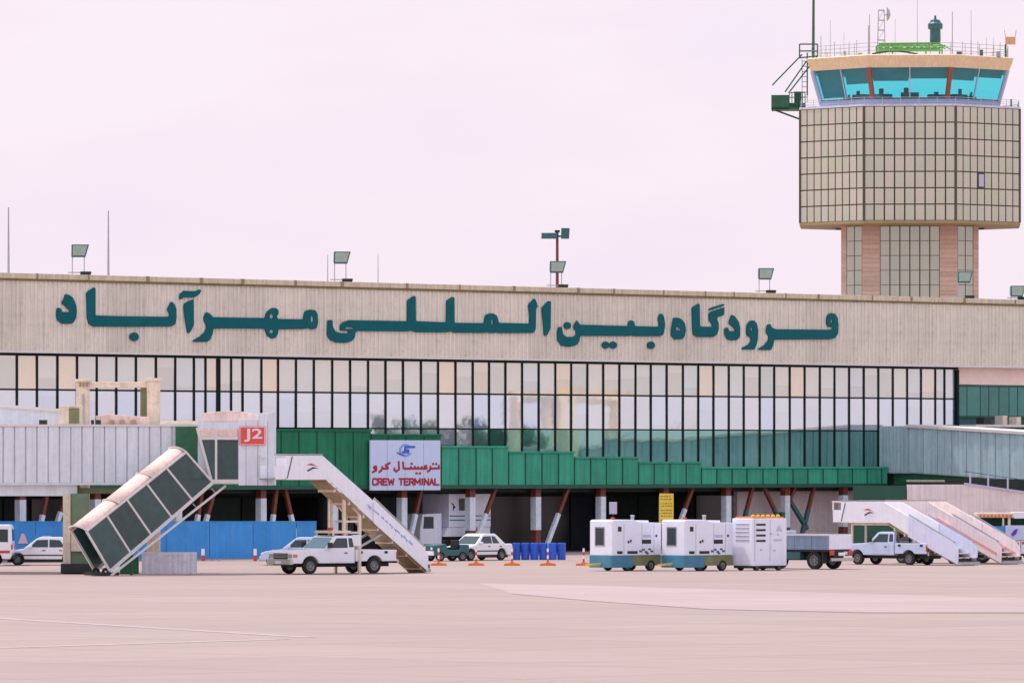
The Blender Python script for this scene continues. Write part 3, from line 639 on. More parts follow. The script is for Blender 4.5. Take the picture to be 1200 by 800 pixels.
# deck and roof railings
def railing(pts_, z, hgt, m, posts, name):
    for k in range(len(pts_) - 1):
        p, q = pts_[k], pts_[k + 1]; mb = MB()
        for j in range(3): mb.bar((p.x, p.y, z + hgt * (j + 1) / 3), (q.x, q.y, z + hgt * (j + 1) / 3), .035)
        for j in range(posts): c = p.lerp(q, j / posts); mb.bar((c.x, c.y, z), (c.x, c.y, z + hgt), .045)
        mb.build(name, m, CT)
rr = octa(AP - .95, 0); railing(rr + [rr[0]], ZR, .95, M_steel, 4, 'roof_railing')
rr = octa(AP - .05, 0); railing(rr + [rr[0]], zt0 + .18, .55, M_lav, 5, 'deck_railing')
def tl(x, y, depth=0.):
    """photo pixel -> tower-local point on the upright plane through the tower axis, moved 'depth' towards the viewer"""
    ca, sa = math.cos(TR), math.sin(TR); n_ = Vector((sa, -ca, 0)); d = Vector(((x - 600) / F, 1, (HOR - y) / F)); c = Vector((0, 0, CH))
    t = (TC + n_ * depth - c).dot(n_) / d.dot(n_); p = c + d * t - TC; return Vector((p.x * ca + p.y * sa, -p.x * sa + p.y * ca, p.z))
# antenna masts
for x, y0, y1, r, dp in ((973, 64, 24, .03, 3), (989, 62, 38, .025, 2), (995, 64, 50, .05, 4), (1019, 64, 17, .05, 3), (1018, 64, 30, .09, 3.2), (1049, 60, 22, .025, 0), (1075, 60, -8, .03, 1), (1116, 64, 14, .06, 3), (1138, 64, 12, .035, 2), (1138, 64, 48, .07, 2.2), (1156, 64, 44, .03, 2), (1164, 64, 44, .03, 2)):
    a = tl(x, y0, dp); b = tl(x, y1, dp); a.z = ZR - .02; MB().tube(a, b, r, r * .6, 6).build('antenna_mast', M_steel, CT)
mb = MB()                                                 # lattice mast with dish
q = [tl(1028, 52, 1), tl(1037.5, 52, 1), tl(1036, 12, 1), tl(1029.5, 12, 1)]; q[0].z = q[1].z = ZR
for dy in (0, .7):
    for s_, t_ in ((0, 3), (1, 2)): mb.bar(q[s_] + Vector((0, dy, 0)), q[t_] + Vector((0, dy, 0)), .07)
for k in range(6):
    a, b, c, d = q[0].lerp(q[3], k / 5), q[1].lerp(q[2], k / 5), q[0].lerp(q[3], min(1, (k + 1) / 5)), q[1].lerp(q[2], min(1, (k + 1) / 5))
    mb.bar(a, b, .05); mb.bar(a + Vector((0, .7, 0)), b + Vector((0, .7, 0)), .05); mb.bar(b, b + Vector((0, .7, 0)), .05); mb.bar(a, d, .035) if k < 5 else None
mb.build('lattice_mast', M_steel, CT)
c = tl(1043, 17, 1.2)
MB().lathe([(.02, .0), (.35, -.08), (.62, -.28), (.60, -.24), (.33, -.03), (.02, .05)], c, 'x', 14).build('dish_antenna', M_steel, CT)
MB().bar(tl(1037, 18, 1.2), c, .08).build('dish_arm', M_steel, CT)
mb = MB()                                                 # green beacon frame on the roof
for y in (52, 58):
    mb.bar(tl(1030, y, 1), tl(1102, y - 1, 1), .2); mb.bar(tl(1030, y, -1.5), tl(1102, y - 1, -1.5), .2)
for k in range(6):
    x = 1030 + 14.4 * k; mb.bar(tl(x, 52, 1), tl(x + 12, 58, 1), .09); mb.bar(tl(x, 52, 1), tl(x, 52, -1.5), .08)
for x in (1031, 1066, 1101):
    for dp in (1, -1.5):
        a = tl(x, 53, dp); mb.bar((a.x, a.y, ZR - .03), a, .12)
for x in range(1028, 1104, 8): mb.bar(tl(x, 53, 1), tl(x + 8, 57.5, 1), .10); mb.bar(tl(x + 8, 53, -1.5), tl(x, 57.5, -1.5), .10)
for y in (54.5, 60): mb.bar(tl(1027, y, 2.2), tl(1104, y - .6, 2.2), .14)
for x in (1027, 1046, 1066, 1085, 1104): mb.bar(tl(x, 54, 2.2), tl(x, 63.5, 2.2), .13)
mb.build('green_roof_frame', M_gbright, CT)
mb = MB(); prev = None
for k in range(13):                                       # bowed aerial lying along the front edge of the roof
    q_ = tl(1022 + k * 4.4, 63.5 - 3.2 * math.sin(math.pi * k / 12), 4.2)
    if prev is not None: mb.bar(prev, q_, .12)
    prev = q_
mb.build('loop_aerial', M_dark, CT)
for x, w, h_ in ((990, 3, 7), (1008, 5, 5), (1124, 6, 6), (1150, 4, 8), (1170, 5, 6)):
    a = tl(x, 64, 4.5); box('roof_cabinet', M_steel if w % 2 else M_dteal, CT, a.x - w / 28, a.x + w / 28, a.y - .3, a.y + .3, ZR - .02, ZR + h_ / 14)
for x in (962, 978, 1004, 1128, 1146, 1172):
    a = tl(x, 64, 5); MB().tube((a.x, a.y, ZR - .02), (a.x, a.y, ZR + random.uniform(1.1, 2.0)), .04, .03, 6).build('whip_aerial', M_steel, CT)
c = tl(1096, 50, 1)
MB().lathe([(.0, 0), (.42, 0), (.46, .15), (.44, 1.05), (.62, 1.15), (.62, 1.55), (.45, 1.7), (.40, 1.85), (.1, 1.95), (.08, 2.25), (0, 2.25)], c, 'z', 14).build('beacon_drum', M_dteal, CT)
# green mast, strut frame and side balcony on the left
a, b = tl(953, 66, 2), tl(953.5, -30, 2); a.z = ZR - .5
MB().tube(a, b, .13, .09, 8).build('green_mast', M_gsteel, CT)
mb = MB()
for (x0, y0, x1, y1) in ((937, 68, 958, 66), (905, 100, 940, 64), (920, 108, 945, 72), (925, 108, 958, 66), (946, 62, 946, 112), (937, 52, 937, 68), (958, 52, 958, 66), (937, 52, 958, 52), (937, 60, 958, 60)):
    mb.bar(tl(x0, y0, 1.5), tl(x1, y1, 1.5), .11)
mb.build('balcony_strut', M_gsteel, CT)
mb = MB()                                                 # rungs of the ladder down to the deck
for k in range(8): mb.bar(tl(940, 72 + k * 6, 1.2), tl(946, 72 + k * 6, 1.2), .06)
for x in (940, 946): mb.bar(tl(x, 70, 1.2), tl(x, 120, 1.2), .06)
mb.build('ladder', M_steel, CT)
a, b = tl(904.5, 130, 0), tl(944, 108, 0)
mb = MB().box(a.x, b.x + .6, -2.2, .8, a.z, a.z + .16)
mb.box(a.x, a.x + 1.5, -2.2, -2.1, a.z, a.z + 1.2); mb.box(a.x, a.x + .1, -2.1, .8, a.z, a.z + 1.2); mb.box(a.x + .1, b.x, .7, .8, a.z, a.z + .7)
for k in range(7):
    x = a.x + 1.5 + k * (b.x - a.x - 1.5) / 6; mb.bar((x, -2.15, a.z), (x, -2.15, a.z + 1.4), .07)
for k in (.5, 1.0, 1.4): mb.bar((a.x + 1.4, -2.15, a.z + k), (b.x, -2.15, a.z + k), .07)
mb.box(a.x + 1.9, a.x + 2.5, -1.9, -1.3, a.z + .16, a.z + 1.5)
mb.bar((a.x + .3, -1, a.z), (b.x + 1.0, -1, a.z - 1.3), .14); mb.build('side_balcony', M_gsteel, CT)
c = tl(1184, 48, 2)                                       # siren and lamp on the right corner
mb = MB().box(c.x - .42, c.x + .42, -2.4, -1.6, c.z - .3, c.z + .3); mb.bar((c.x - .4, -2, c.z + .3), (c.x - .5, -2, c.z + .9), .06); mb.bar((c.x + .4, -2, c.z + .3), (c.x + .5, -2, c.z + .9), .06)
mb.build('siren_box', M_orange if False else mat('tan_box', (.70, .38, .20), .5), CT)
mb = MB().bar((c.x - .4, -2, ZR - .3), (c.x - .4, -2, c.z - .29), .16); mb.bar((c.x - .4, -2, ZR - .2), (AP - 1.6, -2, ZR - .2), .14); mb.build('siren_post', M_gsteel, CT)
c = tl(1190, 120, 1)
MB().bar((c.x - .35, -.5, zt0 + .1), (c.x - .35, -.5, zt0 + 1.0), .14).build('deck_post', M_gsteel, CT)

# ------------------------------------------------------------------ roof fittings on the terminal
def floodlight(x, y, ybase, label, size=1.0):
    u, z = fac(x, y, -.6); zb = Z_FT + .34
    o = thing('floodlight', label, 'floodlight', flocal(u, .6, zb), R(6), 'floodlights on the terminal roof')
    h_ = max(.35, z - zb - .3)
    mb = MB()
    for dx in (-.35, .32): mb.bar((dx, 0, -.03), (dx, 0, h_), .05)
    mb.bar((-.6, 0, .18), (.75, 0, .18), .06); mb.bar((-.35, -.3, 0), (-.35, .3, 0), .06); mb.bar((.32, -.3, 0), (.32, .3, 0), .06); mb.build('stand', M_steel, o)
    MB().box(.1, .7, -.15, .2, .05, .24).build('ballast_box', M_dark, o, .02)
    hd = MB().hexa([(-.42, -.32, h_ - .12), (.38, -.32, h_ - .12), (.36, .25, h_ - .02), (-.40, .25, h_ - .02), (-.40, -.12, h_ + .62), (.60, -.12, h_ + .62), (.58, .30, h_ + .55), (-.38, .30, h_ + .55)]).build('lamp_head', M_dteal, o, .03)
    MB().hexa([(-.34, -.345, h_ - .02), (.33, -.345, h_ - .02), (.33, -.30, h_ - .02), (-.34, -.30, h_ - .02), (-.32, -.175, h_ + .55), (.50, -.175, h_ + .55), (.50, -.13, h_ + .55), (-.32, -.13, h_ + .55)]).build('lens', M_lampg, hd)
    return o
floodlight(92, 293, 320, 'roof floodlight above the left end of the Persian lettering')
floodlight(399, 301, 328, 'roof floodlight with a thin rod beside it above the middle of the fascia')
floodlight(652, 312, 336, 'roof floodlight at the foot of the tall lamp pole')
floodlight(896, 320, 344, 'roof floodlight on the fascia near the control tower')
u, _ = fac(1129, 320, -1); 
floodlight(1129, 324, 346, 'roof floodlight in front of the control tower shaft')
floodlight(1191, 343, 350, 'low roof floodlight to the right of the control tower shaft')
def rod(x, y0, y1, r, label):
    u, z1 = fac(x, y1, -.7); o = MB().tube((0, 0, -.05), (0, 0, z1 - Z_FT - .34), r, r * .5, 6).build('lightning_rod', M_steel, loc=flocal(u, .7, Z_FT + .34))
    tag(o, label, 'lightning rod', 'thin rods on the terminal roof')
rod(10, 318, 243, .075, 'tall thin rod at the far left of the terminal roof')
rod(127, 322, 247, .075, 'tall thin rod on the roof above the first Persian word')
rod(443, 330, 297, .035, 'short faint rod on the roof beside the middle floodlight')
rod(384, 330, 298, .04, 'short rod standing right next to the middle floodlight')
u, zt_ = fac(653, 272, -1.2)
pl = thing('lamp_pole', 'tall red brown lamp pole with twin lamp heads on the terminal roof', 'lamp pole', flocal(u, 1.2, Z_FT + .08), R(4))
hh = zt_ - Z_FT - .08
MB().tube((0, 0, 0), (0, 0, hh), .10, .08, 8).build('pole', M_colr, pl)
MB().bar((-.9, 0, hh - .25), (.55, 0, hh - .25), .10).build('cross_arm', M_dark, pl)
for x in (-.75, -.3, .45): MB().hexa([(x - .25, -.3, hh - .42), (x + .25, -.3, hh - .42), (x + .2, .2, hh - .36), (x - .2, .2, hh - .36), (x - .22, -.2, hh - .05 + .3 * (x > 0)), (x + .3, -.2, hh - .05 + .3 * (x > 0)), (x + .2, .2, hh - .1), (x - .2, .2, hh - .1)]).build('lamp_head', M_dteal, pl, .02)
MB().bar((0, 0, hh - .02), (0, 0, hh + .12), .3).build('pole_cap', M_dark, pl)

# ------------------------------------------------------------------ boarding corridor on the right
BC = thing('boarding_corridor', 'grey ribbed elevated boarding corridor leaving the terminal at its right end', 'boarding bridge', P0, FA)
uc = fu(1030); CWD = 3.0; VJ = -2.55; VEND = -46.0
ct_ = lambda v, top: (7.66 if top else 4.74) + min(0, (v - VJ)) * .050
yz = lambda a, b, c: (c, a, b)
MB().prism([(VJ - .02, ct_(VJ, 0)), (VEND, ct_(VEND, 0)), (VEND, ct_(VEND, 1)), (VJ - .02, ct_(VJ, 1))], uc + .05, uc + CWD, yz).build('tunnel_core', M_corr, BC)
v = VJ - .03; k = 0
while v > VEND + .5:
    w = .60 if v > -26 else 1.2
    MB().prism([(v - .018, ct_(v, 0) + .06), (v - w + .018, ct_(v - w, 0) + .06), (v - w + .018, ct_(v - w, 1) - .04), (v - .018, ct_(v, 1) - .04)], uc - .02 - .03 * (k % 2), uc + .048, yz).build('tunnel_panel', M_corr, BC); v -= w; k += 1
MB().prism([(VJ + .1, ct_(VJ, 1) - .02), (VEND, ct_(VEND, 1) - .02), (VEND, ct_(VEND, 1) + .16), (VJ + .1, ct_(VJ, 1) + .16)], uc - .16, uc + CWD + .1, yz).build('roof_edge', M_trim, BC)
box('junction_block', M_corr, BC, uc - .03, uc + CWD + .6, VJ + .02, -.12, 4.72, 7.72)
for k in range(8):
    a = VJ + .04 + k * .30; box('junction_panel', M_corr, BC, uc - .10, uc - .032, a + .015, a + .285, 4.78, 7.66)
box('underframe', M_gsteel, BC, uc + .3, uc + 2.6, VJ - 4.4, -1.0, 4.02, 4.9)
box('support_leg', M_greend, BC, uc + .2, uc + 2.4, VJ + .2, -.8, 0, 4.03); box('support_pier', M_conc, BC, uc + .9, uc + 2.1, VJ - 2.2, VJ - 1.0, 0, 4.03)
box('canted_beam', M_cream, BC, uc + .1, uc + .28, VJ - 4.2, VJ + .3, 4.18, 4.32)
for v in (-27.0, -32.5):                                  # lift gantry further out along the corridor
    for x in (uc - .9, uc + CWD + .2): box('gantry_post', M_cream, BC, x, x + .7, v - .4, v + .4, 0, 9.7)
    box('gantry_cap', M_cream, BC, uc - .9, uc + CWD + .9, v - .35, v + .35, 9.702, 10.1)
for x in (uc - .75, uc + CWD + .35): box('gantry_beam', M_cream, BC, x, x + .4, -32.1, -27.4, 9.25, 9.69)
# beige wall of the ramp behind the parked vehicles
W = thing('ramp_wall', 'pale beige ramp wall with sloping top and rail behind the parked stair trucks', 'wall', (0, 0, 0))
ux0 = flocal(fu(864, -1.3), 1.3)
MB().prism([(0, 0), (fu(1016) - fu(864), 0), (fu(1016) - fu(864), 3.6), (0, 3.6)], 0, .3).build('inner_wall', M_beige, W, loc=ux0, rz=FA)
YW = 93.5 * KF
zW = lambda x, y: at(x, y, YW)
rp = [zW(1040, 566), zW(1130, 567.5), zW(1260, 586)]
MB().prism([(zW(1063, 566).x, 0), (42, 0), (42, rp[2].z - .3), (rp[2].x, rp[2].z), (rp[1].x, rp[1].z), (zW(1063, 566).x, rp[1].z)], YW, YW + .35).build('outer_wall', M_beige, W)
mb = MB(); mb.bar(rp[1] + Vector((0, -.02, .06)), rp[2] + Vector((0, -.02, .06)), .14, .12); mb.build('wall_cap', M_lav, W)
for x in (1137, 1158, 1181, 1204):
    t = (zW(x, 500).x - rp[1].x) / (rp[2].x - rp[1].x); b = rp[1].lerp(rp[2], t); MB().bar(b, b + Vector((0, 0, .8)), .10).build('rail_post', M_lav, W)
MB().bar(rp[1] + Vector((0, 0, .8)), rp[2] + Vector((0, 0, .8)), .04).build('hand_rail', M_dteal, W)
MB().box(rp[1].x - 1, 42, YW + 2.5, YW + 2.7, 2.5, 4.4).build('painted_rear_shade', M_under, W)  # dark sheet standing in for the shade behind the rail
MB().box(zW(1000, 0).x, zW(1062, 0).x, YW + .1, YW + .4, 0, zW(0, 569).z).build('green_bay', M_greend, W)

# ------------------------------------------------------------------ jet bridge J2 on the left
YJ = 75.0 * KF; sJ = F / YJ
JB = thing('jet_bridge', 'white ribbed jet bridge marked J2 with an enclosed service staircase', 'jet bridge', (0, 0, 0))
def jx(x, Y=YJ): return (x - 600) / F * Y
def jz(y, Y=YJ): return CH + (HOR - y) / F * Y
X0, X1 = jx(17), jx(206); ZJ0, ZJ1 = jz(566), jz(498.5)
XL = jx(-130)
box('tunnel_core', M_bridge, JB, XL, jx(232), YJ + .06, YJ + 2.6, ZJ0 + .02, ZJ1 - .02)
x = X0 - .55 * 16; i = 0
while x < X1 - .1:
    w = .55; MB().box(x + .03, x + w - .03, YJ - .05, YJ + .055, ZJ0 + .03, ZJ1 - .05).build('tunnel_panel', M_bridge, JB, .012); x += w
box('roof_rim', M_trim, JB, XL, jx(232), YJ - .10, YJ + 2.7, ZJ1 - .045, ZJ1 + .06)
box('floor_rim', M_bridge, JB, XL, jx(232), YJ - .08, YJ + 2.7, ZJ0 - .08, ZJ0 + .025)
box('underbeam', M_bridge, JB, XL, jx(90), YJ + .2, YJ + 2.4, ZJ0 - .62, ZJ0 - .081)
box('cross_beam', M_olive, JB, jx(45), jx(140), YJ + .5, YJ + 2.3, ZJ0 - .50, ZJ0 - .24)
# wider telescoping tunnel section behind
YR = YJ + 4.2
MB().prism([(jx(-140, YR), jz(556, YR)), (jx(70, YR), jz(556, YR)), (jx(70, YR), jz(480.5, YR)), (jx(-140, YR), jz(464, YR))], YR, YR + 3.4).build('outer_tunnel', M_bridge, JB)
MB().prism([(jx(-140, YR), jz(466.5, YR)), (jx(72, YR), jz(482.5, YR)), (jx(72, YR), jz(479, YR)), (jx(-140, YR), jz(462.5, YR))], YR - .15, YR + 3.5).build('outer_roof_edge', M_trim, JB)
# lift gantry above the tunnel
YG = YJ + 2.9
def gx(x): return jx(x, YG)
def gz(y): return jz(y, YG)
box('gantry_post', M_cream, JB, gx(89), gx(104), YG, YG + .7, 0.3, gz(448), bevel=.02)
box('gantry_post', M_cream, JB, gx(172), gx(187), YG, YG + .7, 0.3, gz(447), bevel=.02)
box('gantry_post', M_olive, JB, gx(164), gx(171.6), YG + .3, YG + .7, ZJ1, gz(452))
box('gantry_beam', M_cream, JB, gx(104.2), gx(171.8), YG + .15, YG + .55, gz(454), gz(447.2), bevel=.02)
box('gantry_cap', M_cream, JB, gx(88), gx(106), YG - .05, YG + .75, gz(447.6), gz(444), bevel=.02)
box('gantry_cap', M_cream, JB, gx(170), gx(189), YG - .05, YG + .75, gz(446.6), gz(443), bevel=.02)
for x in (93, 97, 101): box('gantry_motor', M_soffit, JB, gx(x), gx(x + 2), YG - .12, YG - .051, gz(453), gz(448))
box('drive_shaft', M_steel, JB, gx(96.5), gx(98.5), YG - .1, YG - .002, gz(495), gz(462))
cb = box('control_cabinet', M_cream, JB, jx(69), jx(95), YJ + .5, YJ + 1.3, ZJ1 + .06, jz(475), bevel=.02)
box('cabinet_opening', M_olive, cb, jx(80), jx(92), YJ + .47, YJ + .52, ZJ1 + .12, jz(478))
MB().prism([(jx(112), ZJ1 + .061), (jx(172), ZJ1 + .061), (jx(172), jz(488)), (jx(125), jz(485)), (jx(110), jz(487))], YJ + 1.2, YJ + 2.3).build('roof_duct', M_canopy, JB, .02)
for x in (127, 139, 152): box('duct_foot', M_soffit, JB, jx(x), jx(x + 5), YJ + 1.0, YJ + 1.19, ZJ1 + .06, jz(492))
for x, w in ((106, 3), (111, 6), (45, 9)): box('roof_conduit', M_dark if w > 2 else M_steel, JB, jx(x), jx(x + w), YJ + .4, YJ + .9, ZJ1 + .06, ZJ1 + .28)
MB().prism([(jx(186), ZJ1 + .061), (jx(272), ZJ1 + .061), (jx(270), ZJ1 + .22), (jx(188), ZJ1 + .24)], YJ + .5, YJ + 2).build('roof_hatch', M_cream, JB)
# cab at the right end
XC0, XC1 = jx(279.5), jx(318)
box('cab_core', M_bridge, JB, jx(232.2), XC1, YJ - .35, YJ + 2.9, ZJ0 - .04, jz(494))
for a, b in ((280, 288.5), (289, 302.5), (303, 314), (314.5, 320)):
    MB().box(jx(a), jx(b), YJ - .52, YJ - .352, ZJ0 - .10, jz(484 if a > 300 else 491)).build('cab_panel', M_bridge, JB, .015)
box('cab_corner', M_bridge, JB, jx(318.2), jx(321), YJ - .5, YJ + 2.9, ZJ0 - .1, jz(482), bevel=.02)
MB().prism([(jx(237), jz(494)), (jx(303), jz(494)), (jx(302), jz(486)), (jx(283), jz(482)), (jx(266), jz(481)), (jx(236), jz(484))], YJ + .2, YJ + 2.6).build('cab_roof', M_canopy, JB, .03)
MB().prism([(YJ - .50, jz(511)), (YJ - .44, jz(504)), (YJ - .25, jz(499.5)), (YJ + .3, jz(497)), (YJ + .3, jz(511))], jx(234), jx(279), lambda a, b, c: (c, a, b)).build('awning', M_canopy, JB)
box('awning_rail', M_trim, JB, jx(236), jx(279.8), YJ - .56, YJ - .353, jz(515), jz(511.2))
for a, b in ((237.5, 252), (255.5, 279)):
    pol = [(jx(a if a > 240 else 249), jz(561)), (jx(b), jz(561)), (jx(b), jz(515.5)), (jx(a), jz(515.5))]
    MB().prism(pol, YJ - .42, YJ - .353).build('cab_window', M_smoke, JB)
MB().bar((jx(253.8), YJ - .5, jz(563)), (jx(253.8), YJ - .5, jz(504)), .11).build('window_post', M_trim, JB)
MB().bar((jx(231.5), YJ - .52, jz(501)), (jx(248.5), YJ - .52, jz(563)), .13).build('window_post', M_trim, JB)
box('window_sill', M_trim, JB, jx(247), jx(280), YJ - .55, YJ - .354, jz(566), jz(561.5))
MB().prism([(jx(206), jz(500)), (jx(231), jz(500)), (jx(247), jz(562)), (jx(240), jz(565)), (jx(206), jz(540))], YJ - .3, YJ - .06).build('folding_curtain', M_gsteel, JB)
sg = MB().box(jx(281), jx(311.5), YJ - .60, YJ - .522, jz(521.5), jz(499.5)).build('gate_sign', M_signr, JB, .01)
o = link('gate_number', text_mesh('J2', 1, .03, (jx(308) - jx(286.5), jz(502) - jz(517.5)), .02), M_signl, sg, loc=((jx(308) + jx(286.5)) / 2, YJ - .612, (jz(502) + jz(517.5)) / 2)); o.rotation_euler = (R(90), 0, 0)
mb = MB()
for a, b, c, d in ((281.6, 310.9, 521, 520.3), (281.6, 310.9, 500.7, 500)): mb.box(jx(a), jx(b), YJ - .61, YJ - .595, jz(c), jz(d))
for a, b in ((281.6, 282.3), (310.2, 310.9)): mb.box(jx(a), jx(b), YJ - .612, YJ - .594, jz(520.9), jz(500.2))
mb.build('sign_border', M_signl, sg)
# support column and bogie
MB().box(jx(74), jx(83), YJ - .2, YJ + .4, .02, ZJ0 - .5).build('support_column', M_cream, JB, .02)
MB().box(jx(83.2), jx(104), YJ - .1, YJ + .4, .02, ZJ0 - .5).build('support_column', mat('green_grey_steel', (.17, .24, .15), .55, var=.2), JB, .02)
MB().box(jx(72), jx(108), YJ - .6, YJ + 1.4, .03, .5).build('bogie', M_dark, JB, .03)
MB().box(jx(84), jx(103), YJ - .4, YJ - .101, 1.1, 2.2).build('electric_cabinet', M_cream, JB, .02)
for x in (78, 101):
    MB().lathe([(.10, -.16), (.31, -.16), (.35, -.10), (.35, .10), (.31, .16), (.10, .16)], (jx(x), YJ + 1.7, .35), 'y', 18).build('bogie_wheel', M_black, JB)
# service staircase: a sloping glazed tube
YS = YJ - .62; SW = 1.10                                  # near side plane and width
def sx(x): return jx(x, YS)
def sz(y): return jz(y, YS)
c45 = math.sqrt(.5); AT = sx(249)
def SM(a, w, z): return Vector((a - c45 * w, YS + (a - AT) * .98 + c45 * w, z))
fS = lambda a, b, c: tuple(SM(a, c, b))
lo0, lo1 = Vector((sx(135.5), sz(667))), Vector((sx(249), sz(565)))
up0, up1 = Vector((sx(110), sz(620.5))), Vector((sx(219), sz(529.5)))
for k in range(5):
    a, b = k / 5 + .008, (k + 1) / 5 - .008
    pol = [lo0.lerp(lo1, a), lo0.lerp(lo1, b), up0.lerp(up1, b), up0.lerp(up1, a)]
    c = sum(pol, Vector((0, 0))) / 4; pol = [tuple(c + (p - c) * .965) for p in pol]
    MB().prism(pol, -.01, .03, fS).build('stair_pane', M_smoke, JB); MB().prism(pol, SW - .03, SW + .01, fS).build('stair_pane', M_smoke, JB)
for w in (0, SW):
    for k in range(6):
        a, b = lo0.lerp(lo1, k / 5), up0.lerp(up1, k / 5); MB().bar(SM(a.x, w, a.y), SM(b.x, w, b.y), .085, .10).build('stair_frame', M_trim, JB)
    MB().bar(SM(up0.x, w, up0.y), SM(up1.x, w, up1.y), .11, .10).build('stair_top_rail', M_trim, JB)
    MB().bar(SM(lo0.x, w, lo0.y), SM(lo1.x, w, lo1.y), .10, .17).build('stair_stringer', M_trim, JB)
d_ = (lo1 - lo0).normalized(); nrm = Vector((-d_.y, d_.x))
h0, h1 = Vector((sx(135), sz(672))), Vector((sx(262), sz(569)))
MB().bar(SM(h0.x, -.12, h0.y), SM(h1.x, -.12, h1.y), .06, .10).build('stair_hand_rail', M_trim, JB)
for k in range(6):
    a = h0.lerp(h1, (k + .5) / 6); MB().bar(SM(a.x, -.1, a.y), SM(a.x - .12, .04, a.y + .22), .04).build('rail_bracket', M_steel, JB)
nstep = 17
for k in range(nstep):
    a = lo0.lerp(lo1, (k + .5) / nstep); MB().prism([(a.x - .13, a.y - .02), (a.x + .13, a.y - .02), (a.x + .13, a.y + .03), (a.x - .13, a.y + .03)], .06, SW - .06, fS).build('stair_tread', M_tread, JB)
NA = 12
def arch(base, t):
    ang = math.pi * t; hh = nrm * (.30 * math.sin(ang)); return SM(base.x + hh.x, SW / 2 - (SW / 2 + .03) * math.cos(ang), base.y + hh.y)
for k in range(3):
    a, b = up0.lerp(up1, k / 3 + .002), up0.lerp(up1, (k + 1) / 3 - .002); vs_ = []
    lift = nrm * (.012 * (k % 2)); dn = Vector((nrm.x, 0, nrm.y)) * .03
    for p in (a + lift, b + lift): vs_ += [arch(p, i / NA) for i in range(NA + 1)]
    for p in (a + lift, b + lift): vs_ += [arch(p, i / NA) - dn for i in range(NA + 1)]
    n1 = NA + 1; fs = []
    for i in range(NA): fs += [(i, i + 1, n1 + i + 1, n1 + i), (2 * n1 + i, 3 * n1 + i, 3 * n1 + i + 1, 2 * n1 + i + 1), (i, 2 * n1 + i, 2 * n1 + i + 1, i + 1), (n1 + i, n1 + i + 1, 3 * n1 + i + 1, 3 * n1 + i)]
    fs += [(0, n1, 3 * n1, 2 * n1), (NA, 2 * n1 + NA, 3 * n1 + NA, n1 + NA)]
    MB().add(vs_, fs).build('canopy_sheet', M_canopy, JB, smooth=True)
for k in range(4):
    p = up0.lerp(up1, k / 3) + nrm * .03; mb = MB()
    for i in range(NA): mb.bar(arch(p, i / NA), arch(p, (i + 1) / NA), .07)
    mb.build('canopy_hoop', M_trim, JB)
MB().prism([(sx(124), .02), (sx(146), .02), (sx(146), .16), (sx(124), .16)], .02, SW, fS).build('stair_foot_plate', M_dark, JB)
for w in (.2, SW - .2):
    c = SM(sx(134), w, .19); MB().lathe([(.05, -.06), (.16, -.06), (.19, 0), (.16, .06), (.05, .06)], c, 'y', 14).build('caster', M_black, JB)
c = SM(sx(168), .6, 0); MB().bar((c.x, c.y, 0), SM(sx(168), .6, sz(642)), .14).build('stair_prop', M_gsteel, JB)

cbk = MB().box(-1.32, 1.32, -.55, .55, 0, 1.06).build('concrete_block', M_conc, bevel=.03, loc=(jx(198.5, YJ - .6), YJ - .6, 0))
tag(cbk, 'low pale concrete box on the apron beside the foot of the glazed staircase', 'block')
for i, (x, y, s_) in enumerate(((151, 674, .5),)):
    o = MB().box(-.55, .35, -.3, .3, 0, .9).build('equipment_cabinet', M_gsteel, bevel=.03, loc=(jx(154, YJ - .1), YJ - .1, 0)); tag(o, 'dark green equipment cabinet between the staircase foot and the concrete box', 'cabinet')

# ------------------------------------------------------------------ blue hoarding
YH = 84.8 * KF; HB = thing('blue_hoarding', 'long blue sheet metal hoarding standing under the terminal behind the jet bridge', 'fence', (jx(-60, YH), YH, 0))
xl, xh = 0, jx(371, YH) - jx(-60, YH); x = 0
while x < xh - .2:
    w = min(2.4, xh - x); MB().box(x + .012, x + w - .012, -.025 - .012 * (int(x / 2.4) % 2), .025, .12, 2.12).build('hoarding_sheet', M_blue, HB)
    MB().box(x + .05, x + .13, .03, .11, 0, 2.1).build('hoarding_post', M_steel, HB)
    MB().box(x + .3, x + .55, .02, .9, 0, .12).build('hoarding_foot', M_conc, HB); x += w
box('top_rail', M_blue, HB, 0, xh, -.05, .06, 2.122, 2.19)
def bollard(px, label):
    o = thing('bollard', label, 'bollard', (jx(px, YH - 1.2), YH - 1.2, 0), 0, 'small white and red posts in front of the blue hoarding')
    MB().tube((0, 0, 0), (0, 0, .32), .10, n=12).build('red_base', M_red, o); MB().tube((0, 0, .318), (0, 0, .68), .095, .09, 12).build('white_top', M_white, o)
bollard(238, 'small white post with red base in front of the blue hoarding, by the concrete box'); bollard(299, 'small white post in front of the blue hoarding, by the white pickup nose')
wt = MB().prism([(-.28, 0), (.28, 0), (.07, .56), (-.07, .56)], -.02, .02).build('warning_placard', mat('pale_red_print', (.78, .52, .62), .5), loc=(jx(27, YH), YH - .06, .95)); tag(wt, 'small pale triangular notice fixed to the blue hoarding above the sedan bonnet', 'notice')

